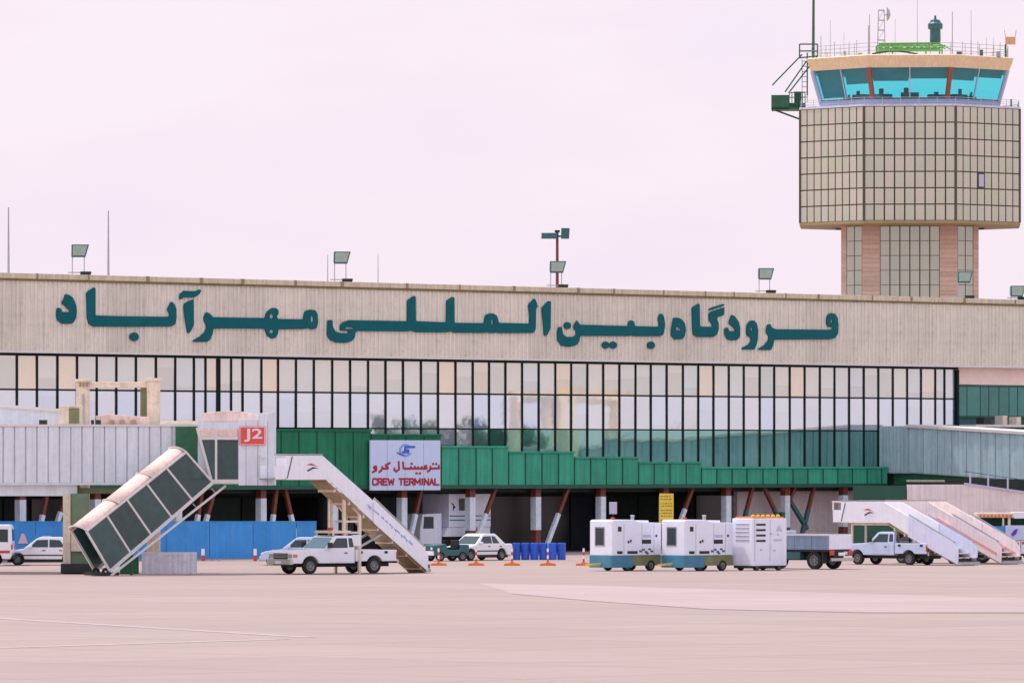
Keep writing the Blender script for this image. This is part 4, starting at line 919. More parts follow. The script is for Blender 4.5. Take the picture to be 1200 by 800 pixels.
# ------------------------------------------------------------------ vehicles
def wheel(parent, x, y, r=.37, w=.24, n=24):
    s_ = 1 if y > 0 else -1
    t = MB().lathe([(r * .60, -w / 2), (r * .93, -w / 2), (r, -w * .32), (r, w * .32), (r * .93, w / 2), (r * .60, w / 2)], (0, 0, 0), 'y', n).build('wheel', M_black, parent, smooth=False, loc=(x, y, r))
    MB().lathe([(.0, s_ * w * .28), (r * .18, s_ * w * .34), (r * .2, s_ * w * .22), (r * .45, s_ * w * .18), (r * .56, s_ * w * .44), (r * .62, s_ * w * .44), (r * .62, -s_ * w * .3), (0, -s_ * w * .3)], (0, 0, 0), 'y', n).build('rim', M_rim, t)
    mb = MB()
    for k in range(6):
        a = k * math.pi / 3; mb.tube((r * .32 * math.cos(a), s_ * w * .16, r * .32 * math.sin(a)), (r * .32 * math.cos(a), s_ * w * .30, r * .32 * math.sin(a)), r * .07, n=6)
    mb.build('rim_hole', M_dark, t); return t
def arch_profile(top, wheels, r, z0, x0, x1):
    """side outline: bottom edge from x0 to x1 with wheel arches, then 'top' points back"""
    p = [(x0, z0)]
    for wx in sorted(wheels):
        dz = max(0, z0 - r['c']); half = math.sqrt(r['a'] ** 2 - dz ** 2); t0 = math.asin(dz / r['a'])
        for k in range(9):
            t = math.pi - t0 - (math.pi - 2 * t0) * k / 8; p.append((wx + r['a'] * math.cos(t), r['c'] + r['a'] * math.sin(t)))
    p.append((x1, z0)); return p + top
def greenhouse(parent, name, prof, W, belt, tumble, m, wins, glass, ends, bevel=.03):
    """cabin with inward-leaning sides; wins: side-window outlines; ends: (x0,z0,x1,z1,half0,half1,material) for windscreens"""
    hw = lambda z: W / 2 - tumble * (z - belt)
    n = len(prof); vs_ = [(x, hw(z), z) for x, z in prof] + [(x, -hw(z), z) for x, z in prof]
    o = MB().add(vs_, [tuple(range(n)), tuple(range(2 * n - 1, n - 1, -1))] + [(i, n + i, n + (i + 1) % n, (i + 1) % n) for i in range(n)]).build(name, m, parent, bevel)
    for w in wins:
        for s_ in (1, -1):
            k = len(w); a = [(x, s_ * (hw(z) + .012), z) for x, z in w]; b = [(x, s_ * (hw(z) - .02), z) for x, z in w]
            MB().add(a + b, [tuple(range(k)), tuple(range(2 * k - 1, k - 1, -1))] + [(i, k + i, k + (i + 1) % k, (i + 1) % k) for i in range(k)]).build('side_window', glass, o)
    for (x0, z0, x1, z1, ins, gm, nm) in ends:
        d = Vector((x1 - x0, 0, z1 - z0)).normalized(); nn = Vector((d.z, 0, -d.x)) * (.012 if ins > 0 else -.012)
        a0, a1 = hw(z0) - abs(ins), hw(z1) - abs(ins); q = [Vector((x0, a0, z0)), Vector((x0, -a0, z0)), Vector((x1, -a1, z1)), Vector((x1, a1, z1))]
        MB().hexa([tuple(p + nn) for p in q] + [tuple(p - nn) for p in q]).build(nm, gm, o)
    return o
def pickup_base(root, body_m, cab_len=1.55, xf=2.95, xr=-2.95, W=2.05, hood=1.17, belt=1.22, roof=1.86, wheels=(1.95, -1.75), wr=.40, bed=True, old=False):
    """pickup: nose, cab, load bed; x forward"""
    r = {'a': wr + .09, 'c': wr}; z0 = .52; cabr = .95 - cab_len; cabf = .95
    top = [(xf, .62), (xf, 1.02), (xf - .12, hood), (cabf + .1, belt), (cabr, belt), (cabr, z0)]
    p = arch_profile(top, [wheels[0]], r, z0, cabr, xf)[:-1]
    MB().prism(p, -W / 2, W / 2).build('front_body', body_m, root, .035)
    gh = [(cabr, belt - .02), (cabf + .18, belt - .02), (cabf - .42, roof - .05), (cabf - .58, roof), (cabr + .12, roof), (cabr + .02, roof - .07)]
    greenhouse(root, 'cab', gh, W, belt, .17, body_m,
               [[(cabr + .42, belt + .05), (cabf - .12, belt + .05), (cabf - .54, roof - .12), (cabr + .42, roof - .12)], [(cabr + .06, belt + .08), (cabr + .33, belt + .08), (cabr + .33, roof - .12), (cabr + .12, roof - .12)]],
               M_glassd, [(cabf + .13, belt + .05, cabf - .38, roof - .10, .12, M_glassb, 'windscreen'), (cabr + .005, belt + .1, cabr + .02, roof - .14, -.2, M_glassd, 'rear_window')])
    for s_ in (1, -1):
        d = MB().box(cabr + .36, cabf - .02, s_ * W / 2 - .012, s_ * W / 2 + .012, z0 + .06, belt - .03).build('door', body_m, root, .008)
        MB().box(cabr + .45, cabr + .62, s_ * W / 2 - .005, s_ * W / 2 + .04, belt - .22, belt - .17).build('handle', M_dark, d)
        mm = MB().box(cabf - .12, cabf + .06, s_ * (W / 2 + .02), s_ * (W / 2 + .24), belt + .05, belt + .32).build('mirror', M_dark, root, .02)
        MB().box(xf - .02, xf + .03, s_ * (W / 2 - .05), s_ * (W / 2 - .42), .80, .98).build('headlight', M_lampg, root, .01)
        MB().box(xf - .28, xf - .02, s_ * W / 2 - .02, s_ * W / 2 + .02, .82, .97).build('indicator', M_orange, root, .01)
        wheel(root, wheels[0], s_ * (W / 2 - .14), wr); wheel(root, wheels[1], s_ * (W / 2 - .14), wr)
    g = MB().box(xf - .02, xf + .025, -(W / 2 - .44), W / 2 - .44, .74, 1.02).build('grille', M_dark, root)
    for k in range(3): MB().box(xf + .02, xf + .04, -(W / 2 - .46), W / 2 - .46, .81 + .07 * k, .83 + .07 * k).build('grille_bar', M_chrome, g)
    MB().box(xf - .06, xf + .16, -W / 2, W / 2, .46, .72).build('front_bumper', M_chrome if not old else M_dark, root, .03)
    MB().box(xf + .155, xf + .17, -.27, .27, .52, .64).build('number_plate', M_white, root)
    box('chassis', M_dark, root, xr + .1, xf - .3, -.48, .48, .34, .60)
    if bed:
        bx1 = cabr - .06
        p = arch_profile([(bx1, 1.16), (xr, 1.16), (xr, .62)], [wheels[1]], r, .60, xr, bx1)[:-1]
        bd = MB().prism(p, -W / 2, W / 2).build('load_bed', body_m, root, .03)
        for s_ in (1, -1):
            MB().box(xr - .02, xr + .06, s_ * (W / 2 - .20), s_ * (W / 2 + .006), .72, 1.06).build('tail_light', M_red, root, .01)
            for x in (bx1 - .3, bx1 - 1.75): MB().box(x - .09, x + .09, s_ * W / 2 - .01, s_ * W / 2 + .014, .98, 1.10).build('locker_catch', M_dark, bd)
        MB().box(xr - .14, xr - .02, -W / 2 + .05, W / 2 - .05, .5, .68).build('rear_bumper', M_chrome, root, .02)
def stair_set(root, floor_z, x_front, x_bend, x_foot, W=1.55, side_m=M_stairw, low_m=M_stairw, ph=1.05, split=.55, foot_z=.28, logo=True):
    """boarding stairs: platform with side walls, then two telescoping flights to the foot"""
    hw = W / 2; dx = x_bend - x_foot; sl = (floor_z - foot_z) / dx
    zs = lambda x: floor_z - (x_bend - x) * sl
    xs = x_bend - dx * split
    for s_ in (1, -1):
        near = s_ > 0
        MB().prism([(x_front, floor_z - .12), (x_bend - .10, floor_z - .12), (xs - .25, zs(xs - .25) - .2), (xs - .25, zs(xs - .25) + ph * .85), (x_bend + .25, floor_z + ph), (x_front + .0, floor_z + ph)], s_ * hw - .03, s_ * hw + .03).build('side_panel', side_m, root, .012)
        y = s_ * (hw + .075)
        MB().prism([(xs + .55, zs(xs + .55) - .22), (x_foot, foot_z - .22), (x_foot - .02, foot_z + ph * .55), (x_foot + .3, foot_z + ph * .88 + .12), (xs + .55, zs(xs + .55) + ph * .90)], y - .035, y + .035).build('lower_side_panel', low_m, root, .012)
        MB().bar((xs + .5, y, zs(xs + .5) + ph * .98), (x_foot + .15, y, foot_z + ph * .95), .06).build('hand_rail', M_steel, root)
        MB().bar((x_front, s_ * hw, floor_z + ph + .05), (x_bend + .25, s_ * hw, floor_z + ph + .05), .06).build('hand_rail', M_steel, root)
    n = int((floor_z - foot_z) / .22)
    for k in range(n):
        z = foot_z + (k + .5) * (floor_z - foot_z) / n; x = x_foot + (k + .5) * dx / n; w_ = hw - .04 if x > xs else hw + .03
        MB().box(x - dx / n * .55, x + dx / n * .5, -w_, w_, z - .02, z + .03).build('tread', M_tread, root)
    MB().prism([(x_bend, floor_z - .14), (x_bend - .05, floor_z - .30), (x_foot + .1, foot_z - .28), (x_foot, foot_z - .15)], -hw + .035, hw - .035).build('flight_soffit', M_soffit, root)
    for k in range(7):
        t = (k + .4) / 7; x = x_foot + dx * t; MB().box(x - .04, x + .04, -hw + .03, hw - .03, zs(x) - .36, zs(x) - .2).build('soffit_rib', M_cream, root)
    box('platform_floor', M_cream, root, x_front - .05, x_bend, -hw + .03, hw - .03, floor_z - .14, floor_z)
    box('foot_plate', M_steel, root, x_foot - .18, x_foot + .1, -hw - .1, hw + .1, .03, .20)
    for y in (-hw + .15, 0, hw - .15): MB().box(x_foot - .22, x_foot - .17, y - .08, y + .08, .22, .42).build('foot_buffer', M_black, root)
    # docking flap
    for s_ in (1, -1):
        MB().prism([(x_front + .03, floor_z - .1), (x_front + .58, floor_z - .1), (x_front + .62, floor_z + .55), (x_front + .03, floor_z + .55)], s_ * (hw - .08) - .025, s_ * (hw - .08) + .025).build('docking_panel', side_m, root)
        MB().bar((x_front + .03, s_ * (hw - .08), floor_z + .98), (x_front + .64, s_ * (hw - .08), floor_z + .98), .09).build('docking_rail', M_trim, root)
        MB().bar((x_front + .6, s_ * (hw - .08), floor_z + .55), (x_front + .6, s_ * (hw - .08), floor_z + .98), .07).build('docking_rail', M_trim, root)
    box('docking_flap', M_steel, root, x_front + .02, x_front + .66, -hw + .1, hw - .1, floor_z - .13, floor_z - .06)
    MB().bar((x_front - .02, hw + .034, floor_z - .05), (x_front - .30, hw + .034, floor_z + ph - .05), .05, .02, up=(0, 1, 0)).build('panel_seam', M_dark, root)
    if logo:
        mb = MB(); cx = (x_front + x_bend) / 2 - .3; cz = floor_z + ph * .45; y = hw + .03
        f3 = lambda a, b, c: (a, c, b)
        mb.prism([(cx - .30, cz + .05), (cx + .05, cz + .20), (cx + .33, cz + .12), (cx + .02, cz + .10)], y, y + .014, f3); mb.build('red_emblem', M_red, root)
        mb = MB(); mb.prism([(cx - .36, cz - .04), (cx - .05, cz + .02), (cx + .30, cz - .14), (cx + .25, cz - .20), (cx - .05, cz - .06)], y, y + .014, f3); mb.build('emblem_swoosh', M_dark, root)

# white stair truck at the jet bridge
PT = thing('stair_truck', 'white pickup truck carrying tall white boarding stairs raised to the jet bridge', 'stair truck', (jx(390, 75.2 * KF), 75.2 * KF, 0), R(180 + 34), 'pickup trucks with boarding stairs')
pickup_base(PT, M_white, W=2.15, xf=3.0, xr=-3.05)
stair_set(PT, 4.72, 3.15, .85, -5.0)
mb = MB()                                                 # blue writing along the lower flight
zs_ = lambda x: .28 + (x + 5.0) * (4.72 - .28) / 5.85 + .40
bx = -4.1
while bx < -1.5:
    l_ = random.uniform(.16, .42); mb.prism([(bx, zs_(bx) - .025), (bx + l_, zs_(bx + l_) - .025), (bx + l_, zs_(bx + l_) + .025), (bx, zs_(bx) + .025)], .886, .898)
    for q in range(int(l_ / .1)):
        xq = bx + .04 + q * .1; h_ = random.choice((.07, .10, .16, -.09)); mb.prism([(xq, zs_(xq)), (xq + .035, zs_(xq + .035)), (xq + .035, zs_(xq) + h_), (xq, zs_(xq) + h_ - .02)], .8865, .900)
    bx += l_ + random.uniform(.04, .09)
mb.build('blue_writing', M_lblue, PT)
fr = [(.1, 1.7), (.1, 4.2), (-1.0, 1.7), (-1.0, 3.35)]
for y in (-.62, .62):
    MB().bar((-.25, y, .7), (-.25, y, 3.9), .14).build('lift_frame', M_cream, PT); MB().bar((-1.15, y, .7), (-1.15, y, 3.05), .14).build('lift_frame', M_cream, PT)
    MB().bar((-.25, y, 2.55), (-1.15, y, 2.55), .10).build('lift_brace', M_trim, PT); MB().bar((-.25, y, 2.0), (-1.15, y, 2.0), .10).build('lift_brace', M_trim, PT)
    MB().bar((-.3, y, 3.75), (-1.15, y, 2.95), .16).build('lift_brace', M_cream, PT); MB().bar((-.35, y, .9), (-2.6, y, 2.0), .10).build('lift_ram', M_steel, PT)
    MB().bar((-.85, y * 1.75, .0), (-.85, y * 1.75, 1.35), .13).build('outrigger', M_cream, PT); MB().bar((-.85, y, 1.28), (-.85, y * 1.75, 1.28), .11).build('outrigger_arm', M_cream, PT)
box('head_rack', M_cream, PT, -.55, .55, -.8, .8, 1.98, 2.10); box('beacon', M_red, PT, .05, .25, -.1, .1, 2.1, 2.26)
for s_ in (-1, 1): MB().bar((.45, s_ * .75, 1.86), (.45, s_ * .75, 1.99), .08).build('rack_foot', M_cream, PT); 
box('side_mirror_box', M_white, PT, -1.05, -.6, .75, .9, 1.35, 1.9)

def low_stairs(px, Y, label, side, body):
    o = thing('stair_truck', label, 'stair truck', (jx(px, Y * KF), Y * KF, 0), R(140), 'pickup trucks with boarding stairs')
    pickup_base(o, body, W=1.85, xf=2.75, xr=-2.75, wheels=(1.85, -1.55), wr=.36, old=True, hood=1.10, belt=1.16, roof=1.76)
    stair_set(o, 2.35, 3.0, -.1, -4.75, W=1.55, side_m=side[0], low_m=side[1], ph=.98, split=.42)
    for s_ in (-1, 1):
        MB().bar((-.6, s_ * .55, .6), (-.6, s_ * .55, 2.0), .12).build('lift_frame', M_olive, o); MB().bar((2.4, s_ * .6, 1.08), (2.4, s_ * .6, 2.2), .09).build('lift_frame', M_cream, o)
        MB().bar((-.6, s_ * .55, 1.9), (-2.5, s_ * .55, 1.0), .09).build('lift_ram', M_steel, o)
        MB().bar((2.5, s_ * .5, 2.15), (-.4, s_ * .5, 2.15), .12).build('platform_beam', M_cream, o)
    if side[0] is M_stairp:
        for s_ in (-1, 1): MB().prism([(-.5, 2.50), (-4.5, .62), (-4.5, .47), (-.5, 2.35)], s_ * .85 - .045, s_ * .85 + .045).build('red_stripe', mat('faded_red_stripe', (.80, .36, .36), .5, var=.1), o)
    box('beacon', M_red, o, -.1, .1, -.1, .1, 2.36, 2.55)
    return o
low_stairs(1049, 81.6, 'pale bluish pickup with low white boarding stairs, standing nearest the flatbed truck', (M_stairw, M_stairb), M_bluew)
low_stairs(1100, 82.6, 'pickup with low boarding stairs that have pale pink side panels', (M_stairp, M_stairp), M_white)

# sedan and hatchback bodies
def car(name, label, px, Y, rz, m, Ln=4.35, W=1.70, hatch=False, glass=M_glassd, group=None, rack=False):
    o = thing(name, label, 'car', (jx(px, Y * KF), Y * KF, 0), rz, group)
    xf, xr = Ln / 2, -Ln / 2; wr = .31; wx = (xf - .82, xr + .85); r = {'a': wr + .06, 'c': wr}; z0 = .24; belt = .90
    top = [(xf - .02, .42), (xf - .03, .62), (xf - .28, .74), (xf - 1.15, .86), (xf - 1.3, belt), (xr + (.1 if hatch else .75), belt + .02), (xr + .06, .92 if not hatch else .80), (xr, .70), (xr + .03, .36)]
    MB().prism(arch_profile(top, wx, r, z0, xr + .1, xf - .12), -W / 2, W / 2).build('body', m, o, .045)
    rr_ = xr + (.35 if hatch else 1.15); re = xr + (.05 if hatch else .55)
    gh = [(re, belt - .02), (xf - 1.15, belt - .03), (xf - 1.78, 1.36), (xf - 2.0, 1.48), (rr_ + .1, 1.48), (rr_ - .06, 1.37)]
    greenhouse(o, 'cabin', gh, W, belt, .30, m,
               [[(xf - 2.45, belt + .05), (xf - 1.48, belt + .05), (xf - 1.86, 1.33), (xf - 2.45, 1.35)], [(rr_ + .02 if hatch else re + .5, belt + .05), (xf - 2.52, belt + .05), (xf - 2.52, 1.35), (rr_ + .18, 1.33)]],
               glass, [(xf - 1.20, belt + .03, xf - 1.76, 1.34, .10, glass, 'windscreen'), (re + .04, belt + .04, rr_ - .06, 1.34, -.12, glass, 'rear_window')])
    for s_ in (1, -1):
        for x in wx: wheel(o, x, s_ * (W / 2 - .11), wr, .19, 18)
        MB().box(xf - .22, xf - .03, s_ * (W / 2 - .06), s_ * (W / 2 - .44), .56, .69).build('headlight', M_lampg, o, .02)
        MB().box(xr - .015, xr + .10, s_ * (W / 2 - .30), s_ * (W / 2 - .02), .62, .80).build('tail_light', M_red, o, .01)
        MB().box(xf - 1.62, xf - 1.46, s_ * (W / 2 - .02), s_ * (W / 2 + .14), .92, 1.04).build('mirror', m, o, .02)
        MB().box(re + .6, xf - .95, s_ * W / 2 - .005, s_ * W / 2 + .018, .50, .56).build('rub_strip', M_dark, o)
        for x in (xf - 2.3, xf - 3.2): MB().box(x, x + .16, s_ * W / 2 - .004, s_ * W / 2 + .025, .76, .80).build('handle', M_dark, o)
    MB().box(xf - .12, xf + .06, -W / 2 + .04, W / 2 - .04, .28, .48).build('front_bumper', m, o, .04); MB().box(xr - .07, xr + .12, -W / 2 + .04, W / 2 - .04, .30, .52).build('rear_bumper', m, o, .04)
    box('grille', M_dark, o, xf - .05, xf + .012, -.36, .36, .54, .66); box('number_plate', M_white, o, xf + .055, xf + .07, -.26, .26, .33, .44); box('number_plate', M_white, o, xr - .085, xr - .06, -.26, .26, .55, .67)
    box('underside', M_dark, o, xr + .3, xf - .3, -W / 2 + .1, W / 2 - .1, .16, .30)
    if rack:
        for x in (-.1, .7 - .9): MB().bar((x, -.62, 1.46), (x, .62, 1.46), .05).build('roof_bar', M_dark, o)
        box('roof_light', M_cabw, o, -.35, .1, -.35, .35, 1.43, 1.53, bevel=.02)
    return o
car('parked_sedan', 'white sedan parked before the blue hoarding behind the jet bridge column', 52, 81.4, R(180), M_white, Ln=4.4, rack=True)
car('parked_hatchback', 'pale blue hatchback parked between the blue hoarding and the white pickup', 352, 81.3, R(176), M_bluew, Ln=4.1, hatch=True)
car('parked_saloon', 'white saloon parked under the catering truck behind the delineator posts', 558, 85.2, R(226), M_white, Ln=4.1)

# small baggage tractor
YQ = 84.6 * KF
TT = thing('baggage_tractor', 'small dark teal baggage tractor parked between the tall boarding stairs and the saloon', 'tractor', (jx(523, YQ), YQ, 0), R(210))
MB().prism([(-1.1, .3), (1.1, .3), (1.15, .85), (.35, .95), (.25, .62), (-.55, .62), (-.62, .92), (-1.1, .90)], -.62, .62).build('body', M_dteal, TT, .03)
MB().box(-.52, -.02, -.4, .4, .62, .76).build('seat', M_black, TT, .03); MB().box(-.60, -.48, -.4, .4, .76, 1.15).build('seat_back', M_black, TT, .03)
MB().bar((.28, 0, .8), (.10, 0, 1.12), .05).build('steering_column', M_dark, TT)
MB().lathe([(.15, -.015), (.19, -.015), (.19, .015), (.15, .015)], (.08, 0, 1.14), 'z', 16).build('steering_wheel', M_black, TT)
MB().box(1.1, 1.2, -.6, .6, .32, .55).build('bumper', M_white, TT, .02)
for s_ in (1, -1):
    MB().box(1.10, 1.17, s_ * .3, s_ * .48, .62, .76).build('headlight', M_white, TT, .02)
    for x in (.7, -.7): wheel(TT, x, s_ * .55, .27, .18, 16)

# white van at the left edge
VN = thing('white_van', 'white panel van cut off beside the sedan at the end of the blue hoarding', 'van', (jx(-38, 81 * KF), 81 * KF, 0), R(180))
p = arch_profile([(2.4, .5), (2.38, .95), (1.75, 1.15), (1.1, 2.05), (.8, 2.16), (-2.28, 2.16), (-2.38, 2.0), (-2.42, 1.2), (-2.4, .5)], [1.55, -1.45], {'a': .43, 'c': .35}, .34, -2.3, 2.35)
MB().prism(p, -.92, .92).build('body', M_white, VN, .05)
for s_ in (1, -1):
    for x in (1.55, -1.45): wheel(VN, x, s_ * .80, .35, .22, 18)
    for a, b in ((-2.2, -1.5), (-1.4, -.3), (-.2, .9)): MB().box(a, b, s_ * .915, s_ * .932, 1.25, 1.92).build('side_window', M_glassd, VN)
    MB().box(-2.44, -2.36, s_ * .72, s_ * .93, .85, 1.12).build('tail_light', M_red, VN, .01)
    MB().box(-2.3, 2.2, s_ * .915, s_ * .935, .66, .80).build('red_stripe', M_red, VN)
box('rear_window', M_glassd, VN, -2.425, -2.38, -.7, .7, 1.3, 1.9); box('rear_bumper', M_dark, VN, -2.5, -2.36, -.88, .88, .36, .56)

# catering truck inside the undercroft
CTK = thing('catering_truck', 'white high-lift catering truck with dark window parked under the green band', 'truck', flocal(fu(535, -1.5), 1.5), FA + R(180))
kx, k2 = -1.75, 1.75
box('box_body', M_white2, CTK, -k2, -kx, -1.15, 1.15, 1.55, 3.55, bevel=.03)
MB().prism([(-k2 + .02, 1.0), (-kx + .4, 1.0), (-kx + .1, 1.54), (-k2 + .02, 1.54)], -1.12, 1.12).build('lower_skirt', M_white2, CTK, .02)
MB().prism([(-kx - 1.45, 2.55), (-kx - .85, 2.55), (-kx - .80, 3.25), (-kx - 1.40, 3.28)], 1.145, 1.175).build('body_window', M_glassd, CTK)
for z in (1.95, 2.2): box('body_rail', M_dteal, CTK, -k2 + .05, -kx - .05, 1.14, 1.17, z, z + .06)
MB().prism([(-kx - .55, 2.75), (-kx - .1, 3.05), (-kx - .35, 2.95), (-kx - .30, 2.5), (-kx - .45, 2.72)], 1.145, 1.172).build('bird_emblem', M_dark, CTK)
box('red_panel', M_red, CTK, -k2 + .95, -k2 + 1.35, 1.14, 1.165, 1.2, 1.5)
box('chassis', M_dark, CTK, -k2, -kx + 1.8, -.5, .5, .5, .98)
MB().prism([(-kx + .5, .55), (-kx + 2.3, .55), (-kx + 2.3, 1.4), (-kx + 2.1, 2.35), (-kx + .5, 2.4)], -1.05, 1.05).build('cab', M_white2, CTK, .05)
for s_ in (1, -1): MB().prism([(-kx + 1.2, 1.5), (-kx + 2.05, 1.5), (-kx + 1.98, 2.2), (-kx + 1.2, 2.2)], s_ * 1.045, s_ * 1.065).build('side_window', M_glassd, CTK)
for x in (-k2 + .8, -kx + 1.4):
    for s_ in (1, -1): wheel(CTK, x, s_ * .85, .48, .28, 18)

# ground power units
def gpu(px, Y, label):
    o = thing('ground_power_unit', label, 'power unit', (jx(px, Y * KF), Y * KF, 0), R(220), 'white ground power units on wheels')
    W, a, b = 1.72, -1.62, 1.62
    MB().prism([(a, .78), (b, .78), (b, 2.50), (b - .12, 2.56), (.2, 2.56), (-.3, 2.44), (a, 2.40)], -W / 2, W / 2).build('housing', M_white2, o, .03)
    w_ = MB().box(b - .005, b + .02, -.42, .22, 1.30, 2.15).build('end_window', M_glassd, o, .01); box('window_frame', M_steel, w_, b - .003, b + .012, -.48, .28, 1.24, 2.21)
    for s_ in (1, -1):
        y0, y1 = (s_ * W / 2 - .012, s_ * W / 2 + .018)
        for (x0, x1, z0, z1) in ((1.02, 1.25, 1.98, 2.22), (.95, 1.30, .86, 1.0), (-.05, .62, .86, 1.0), (-.95, -.35, 1.36, 1.56)): MB().box(x0, x1, y0, y1, z0, z1).build('control_panel', M_dark, o, .006)
        for k, (x, z) in enumerate(((-.25, .98), (-.45, 1.06), (-.62, .95), (-.85, 1.08), (-1.0, .98), (-.7, .88))): MB().box(x - .09, x + .09, y0, y1 - .004 * (k % 2), z - .05, z + .05).build('cable_socket', M_dteal, o, .02)
        for x in (.85, -.35, -1.15): MB().box(x - .012, x + .012, y0 + .006, y1 - .012, .82, 2.36).build('door_seam', M_steel, o)
        for x, z in ((.55, 1.45), (.4, 1.5), (-1.3, 1.75)): MB().box(x - .05, x + .05, y0, y1, z - .06, z + .06).build('latch', M_dark, o)
        MB().box(-.95, -.40, y0 + .006, y1 - .008, 1.68, 1.80).build('maker_mark', M_lav, o)
        for x in (.55, -1.0): wheel(o, x, s_ * .72, .27, .2, 16)
    box('front_skirt', M_tealm, o, .25, b + .06, -W / 2 + .02, W / 2 - .02, .17, .779, bevel=.02)
    box('rear_skirt', M_olive, o, a - .05, .24, -W / 2 + .05, W / 2 - .05, .26, .779, bevel=.02)
    MB().lathe([(0, 0), (.09, 0), (.09, .25), (.12, .3), (0, .32)], (-.2, .3, 2.48), 'z', 10).build('exhaust_stack', M_steel, o)
    box('roof_hatch', M_white2, o, -1.2, -.5, -.4, .4, 2.40, 2.52, bevel=.02); box('roof_beacon', M_red, o, 1.1, 1.25, .3, .45, 2.55, 2.68)
    MB().bar((b + .05, 0, .35), (b + 1.0, 0, .30), .09).build('tow_bar', M_yellow, o)
    return o
gpu(733, 77.2, 'white ground power unit with end window, the one nearest the delineator posts')
gpu(817, 77.2, 'white ground power unit with end window, beside the louvred air conditioning unit')
# air conditioning cart
AC = thing('air_conditioning_cart', 'tall white air conditioning cart with black louvres and orange roof tray', 'machine', (jx(890, 77.4 * KF), 77.4 * KF, 0), R(220))
W, a, b = 1.55, -1.15, 1.15
box('housing', M_white2, AC, a, b, -W / 2, W / 2, .24, 2.62, bevel=.03)
for k in range(4): MB().box(.30, .92, W / 2 - .01, W / 2 + .02, 1.45 + k * .27, 1.55 + k * .27).build('louvre', M_dark, AC)
for k in range(5): MB().box(b - .01, b + .02, -.5, .5, 1.5 + k * .2, 1.55 + k * .2).build('end_louvre', M_steel, AC)
for x, z in ((-.1, 1.85), (-.55, 1.8), (.6, 1.05), (-.3, 1.0)): MB().box(x - .06, x + .06, W / 2 - .01, W / 2 + .015, z - .05, z + .05).build('label_plate', M_lav, AC)
MB().box(-.8, -.25, W / 2 - .01, W / 2 + .014, 1.48, 1.58).build('maker_mark', M_lav, AC)
MB().prism([(-.85, 1.98), (-.62, 2.3), (-.4, 1.98)], W / 2 - .01, W / 2 + .013).build('warning_mark', M_lav, AC)
for x in (1.02, -.02): box('door_seam', M_steel, AC, x - .012, x + .012, W / 2 - .005, W / 2 + .008, .46, 2.58)
tr_ = box('roof_tray', M_orange, AC, a + .1, b - .1, -.65, .65, 2.62, 2.70, bevel=.02)
for k in range(6): MB().lathe([(0, 0), (.10, 0), (.10, .09), (0, .12)], (a + .3 + k * .34, .45, 2.695), 'z', 10).build('fan_cap', M_yellow, tr_)
box('chassis', M_dark, AC, a - .05, b + .05, -.6, .6, .12, .239)
for x in (-.75, .75):
    for s_ in (1, -1): wheel(AC, x, s_ * .58, .20, .18, 16)

# flatbed truck, rear towards us
FT = thing('flatbed_truck', 'small flatbed truck with blue grey boards and red tail lamp beside the air conditioning cart', 'truck', (jx(937, 78.5 * KF), 78.5 * KF, 0), R(142))
for s_ in (1, -1):
    for k in range(3): MB().box(-2.5 + k * 1.05, -1.47 + k * 1.05, s_ * .98 - .03, s_ * .98 + .03, 1.0, 1.72).build('side_board', M_tealm if False else mat('blue_grey_board', (.20, .27, .38), .5, var=.15, streak=.15, rnd=.08), FT, .01)
    MB().bar((-2.52, s_ * .98, 1.75), (.70, s_ * .98, 1.75), .08).build('top_rail', M_trim, FT)
    MB().box(-2.62, -2.54, s_ * .62, s_ * .96, .72, .98).build('tail_light', M_red, FT, .02)
    wheel(FT, -1.55, s_ * .80, .46, .30, 20); wheel(FT, 1.75, s_ * .82, .42, .26, 20)
box('tailgate', M_white2, FT, -2.56, -2.50, -.96, .96, 1.02, 1.74, bevel=.01); box('deck', M_dark, FT, -2.5, .72, -.95, .95, .90, 1.0)
box('chassis', M_dark, FT, -2.45, 2.4, -.42, .42, .45, .899); box('rear_bumper', M_chrome, FT, -2.72, -2.6, -.95, .95, .42, .58, bevel=.02)
box('number_plate', M_white, FT, -2.65, -2.615, -.28, .28, .70, .86)
MB().prism([(.85, .55), (2.55, .55), (2.55, 1.1), (2.2, 1.9), (.85, 1.95)], -.92, .92).build('cab', M_bluew, FT, .05)
for s_ in (1, -1): MB().prism([(1.1, 1.2), (2.25, 1.2), (2.05, 1.78), (1.1, 1.78)], s_ * .915, s_ * .932).build('side_window', M_glassd, FT)
box('mud_flap', M_dark, FT, -2.12, -2.08, .55, .98, .3, .9); box('tool_box', M_dteal, FT, -.7, .3, .55, .95, .5, .88, bevel=.02)

# service truck at the right edge
YL = 83.0 * KF
SV = thing('service_truck', 'blue and cream open-sided service truck with orange roof lights beside the stair trucks', 'truck', (jx(1182, YL), YL, 0), 0)
lx = lambda x: jx(x, YL) - jx(1182, YL)
lz = lambda y: jz(y, YL)
box('roof', M_cream, SV, lx(1143), lx(1225), -1.1, 1.1, lz(606), lz(600.5), bevel=.02); box('rear_roof', M_white, SV, lx(1186), lx(1225), -1.16, 1.16, lz(607), lz(599.5), bevel=.02)
for k in range(9): MB().box(lx(1146 + k * 4.4), lx(1148.6 + k * 4.4), -1.14, -1.09, lz(605.5), lz(602.5)).build('roof_light', M_orange, SV)
for x in (1146, 1174, 1181, 1222):
    for y in (-.98, .98): MB().bar((lx(x), y, lz(632)), (lx(x), y, lz(604)), .10 if x != 1181 else .14).build('roof_post', M_cream if x < 1190 else M_white, SV)
box('side_panel', M_blue, SV, lx(1143), lx(1176), -1.08, 1.08, lz(634), lz(616), bevel=.02); box('side_panel', M_bluew, SV, lx(1176.3), lx(1225), -1.10, 1.10, lz(632), lz(615), bevel=.02)
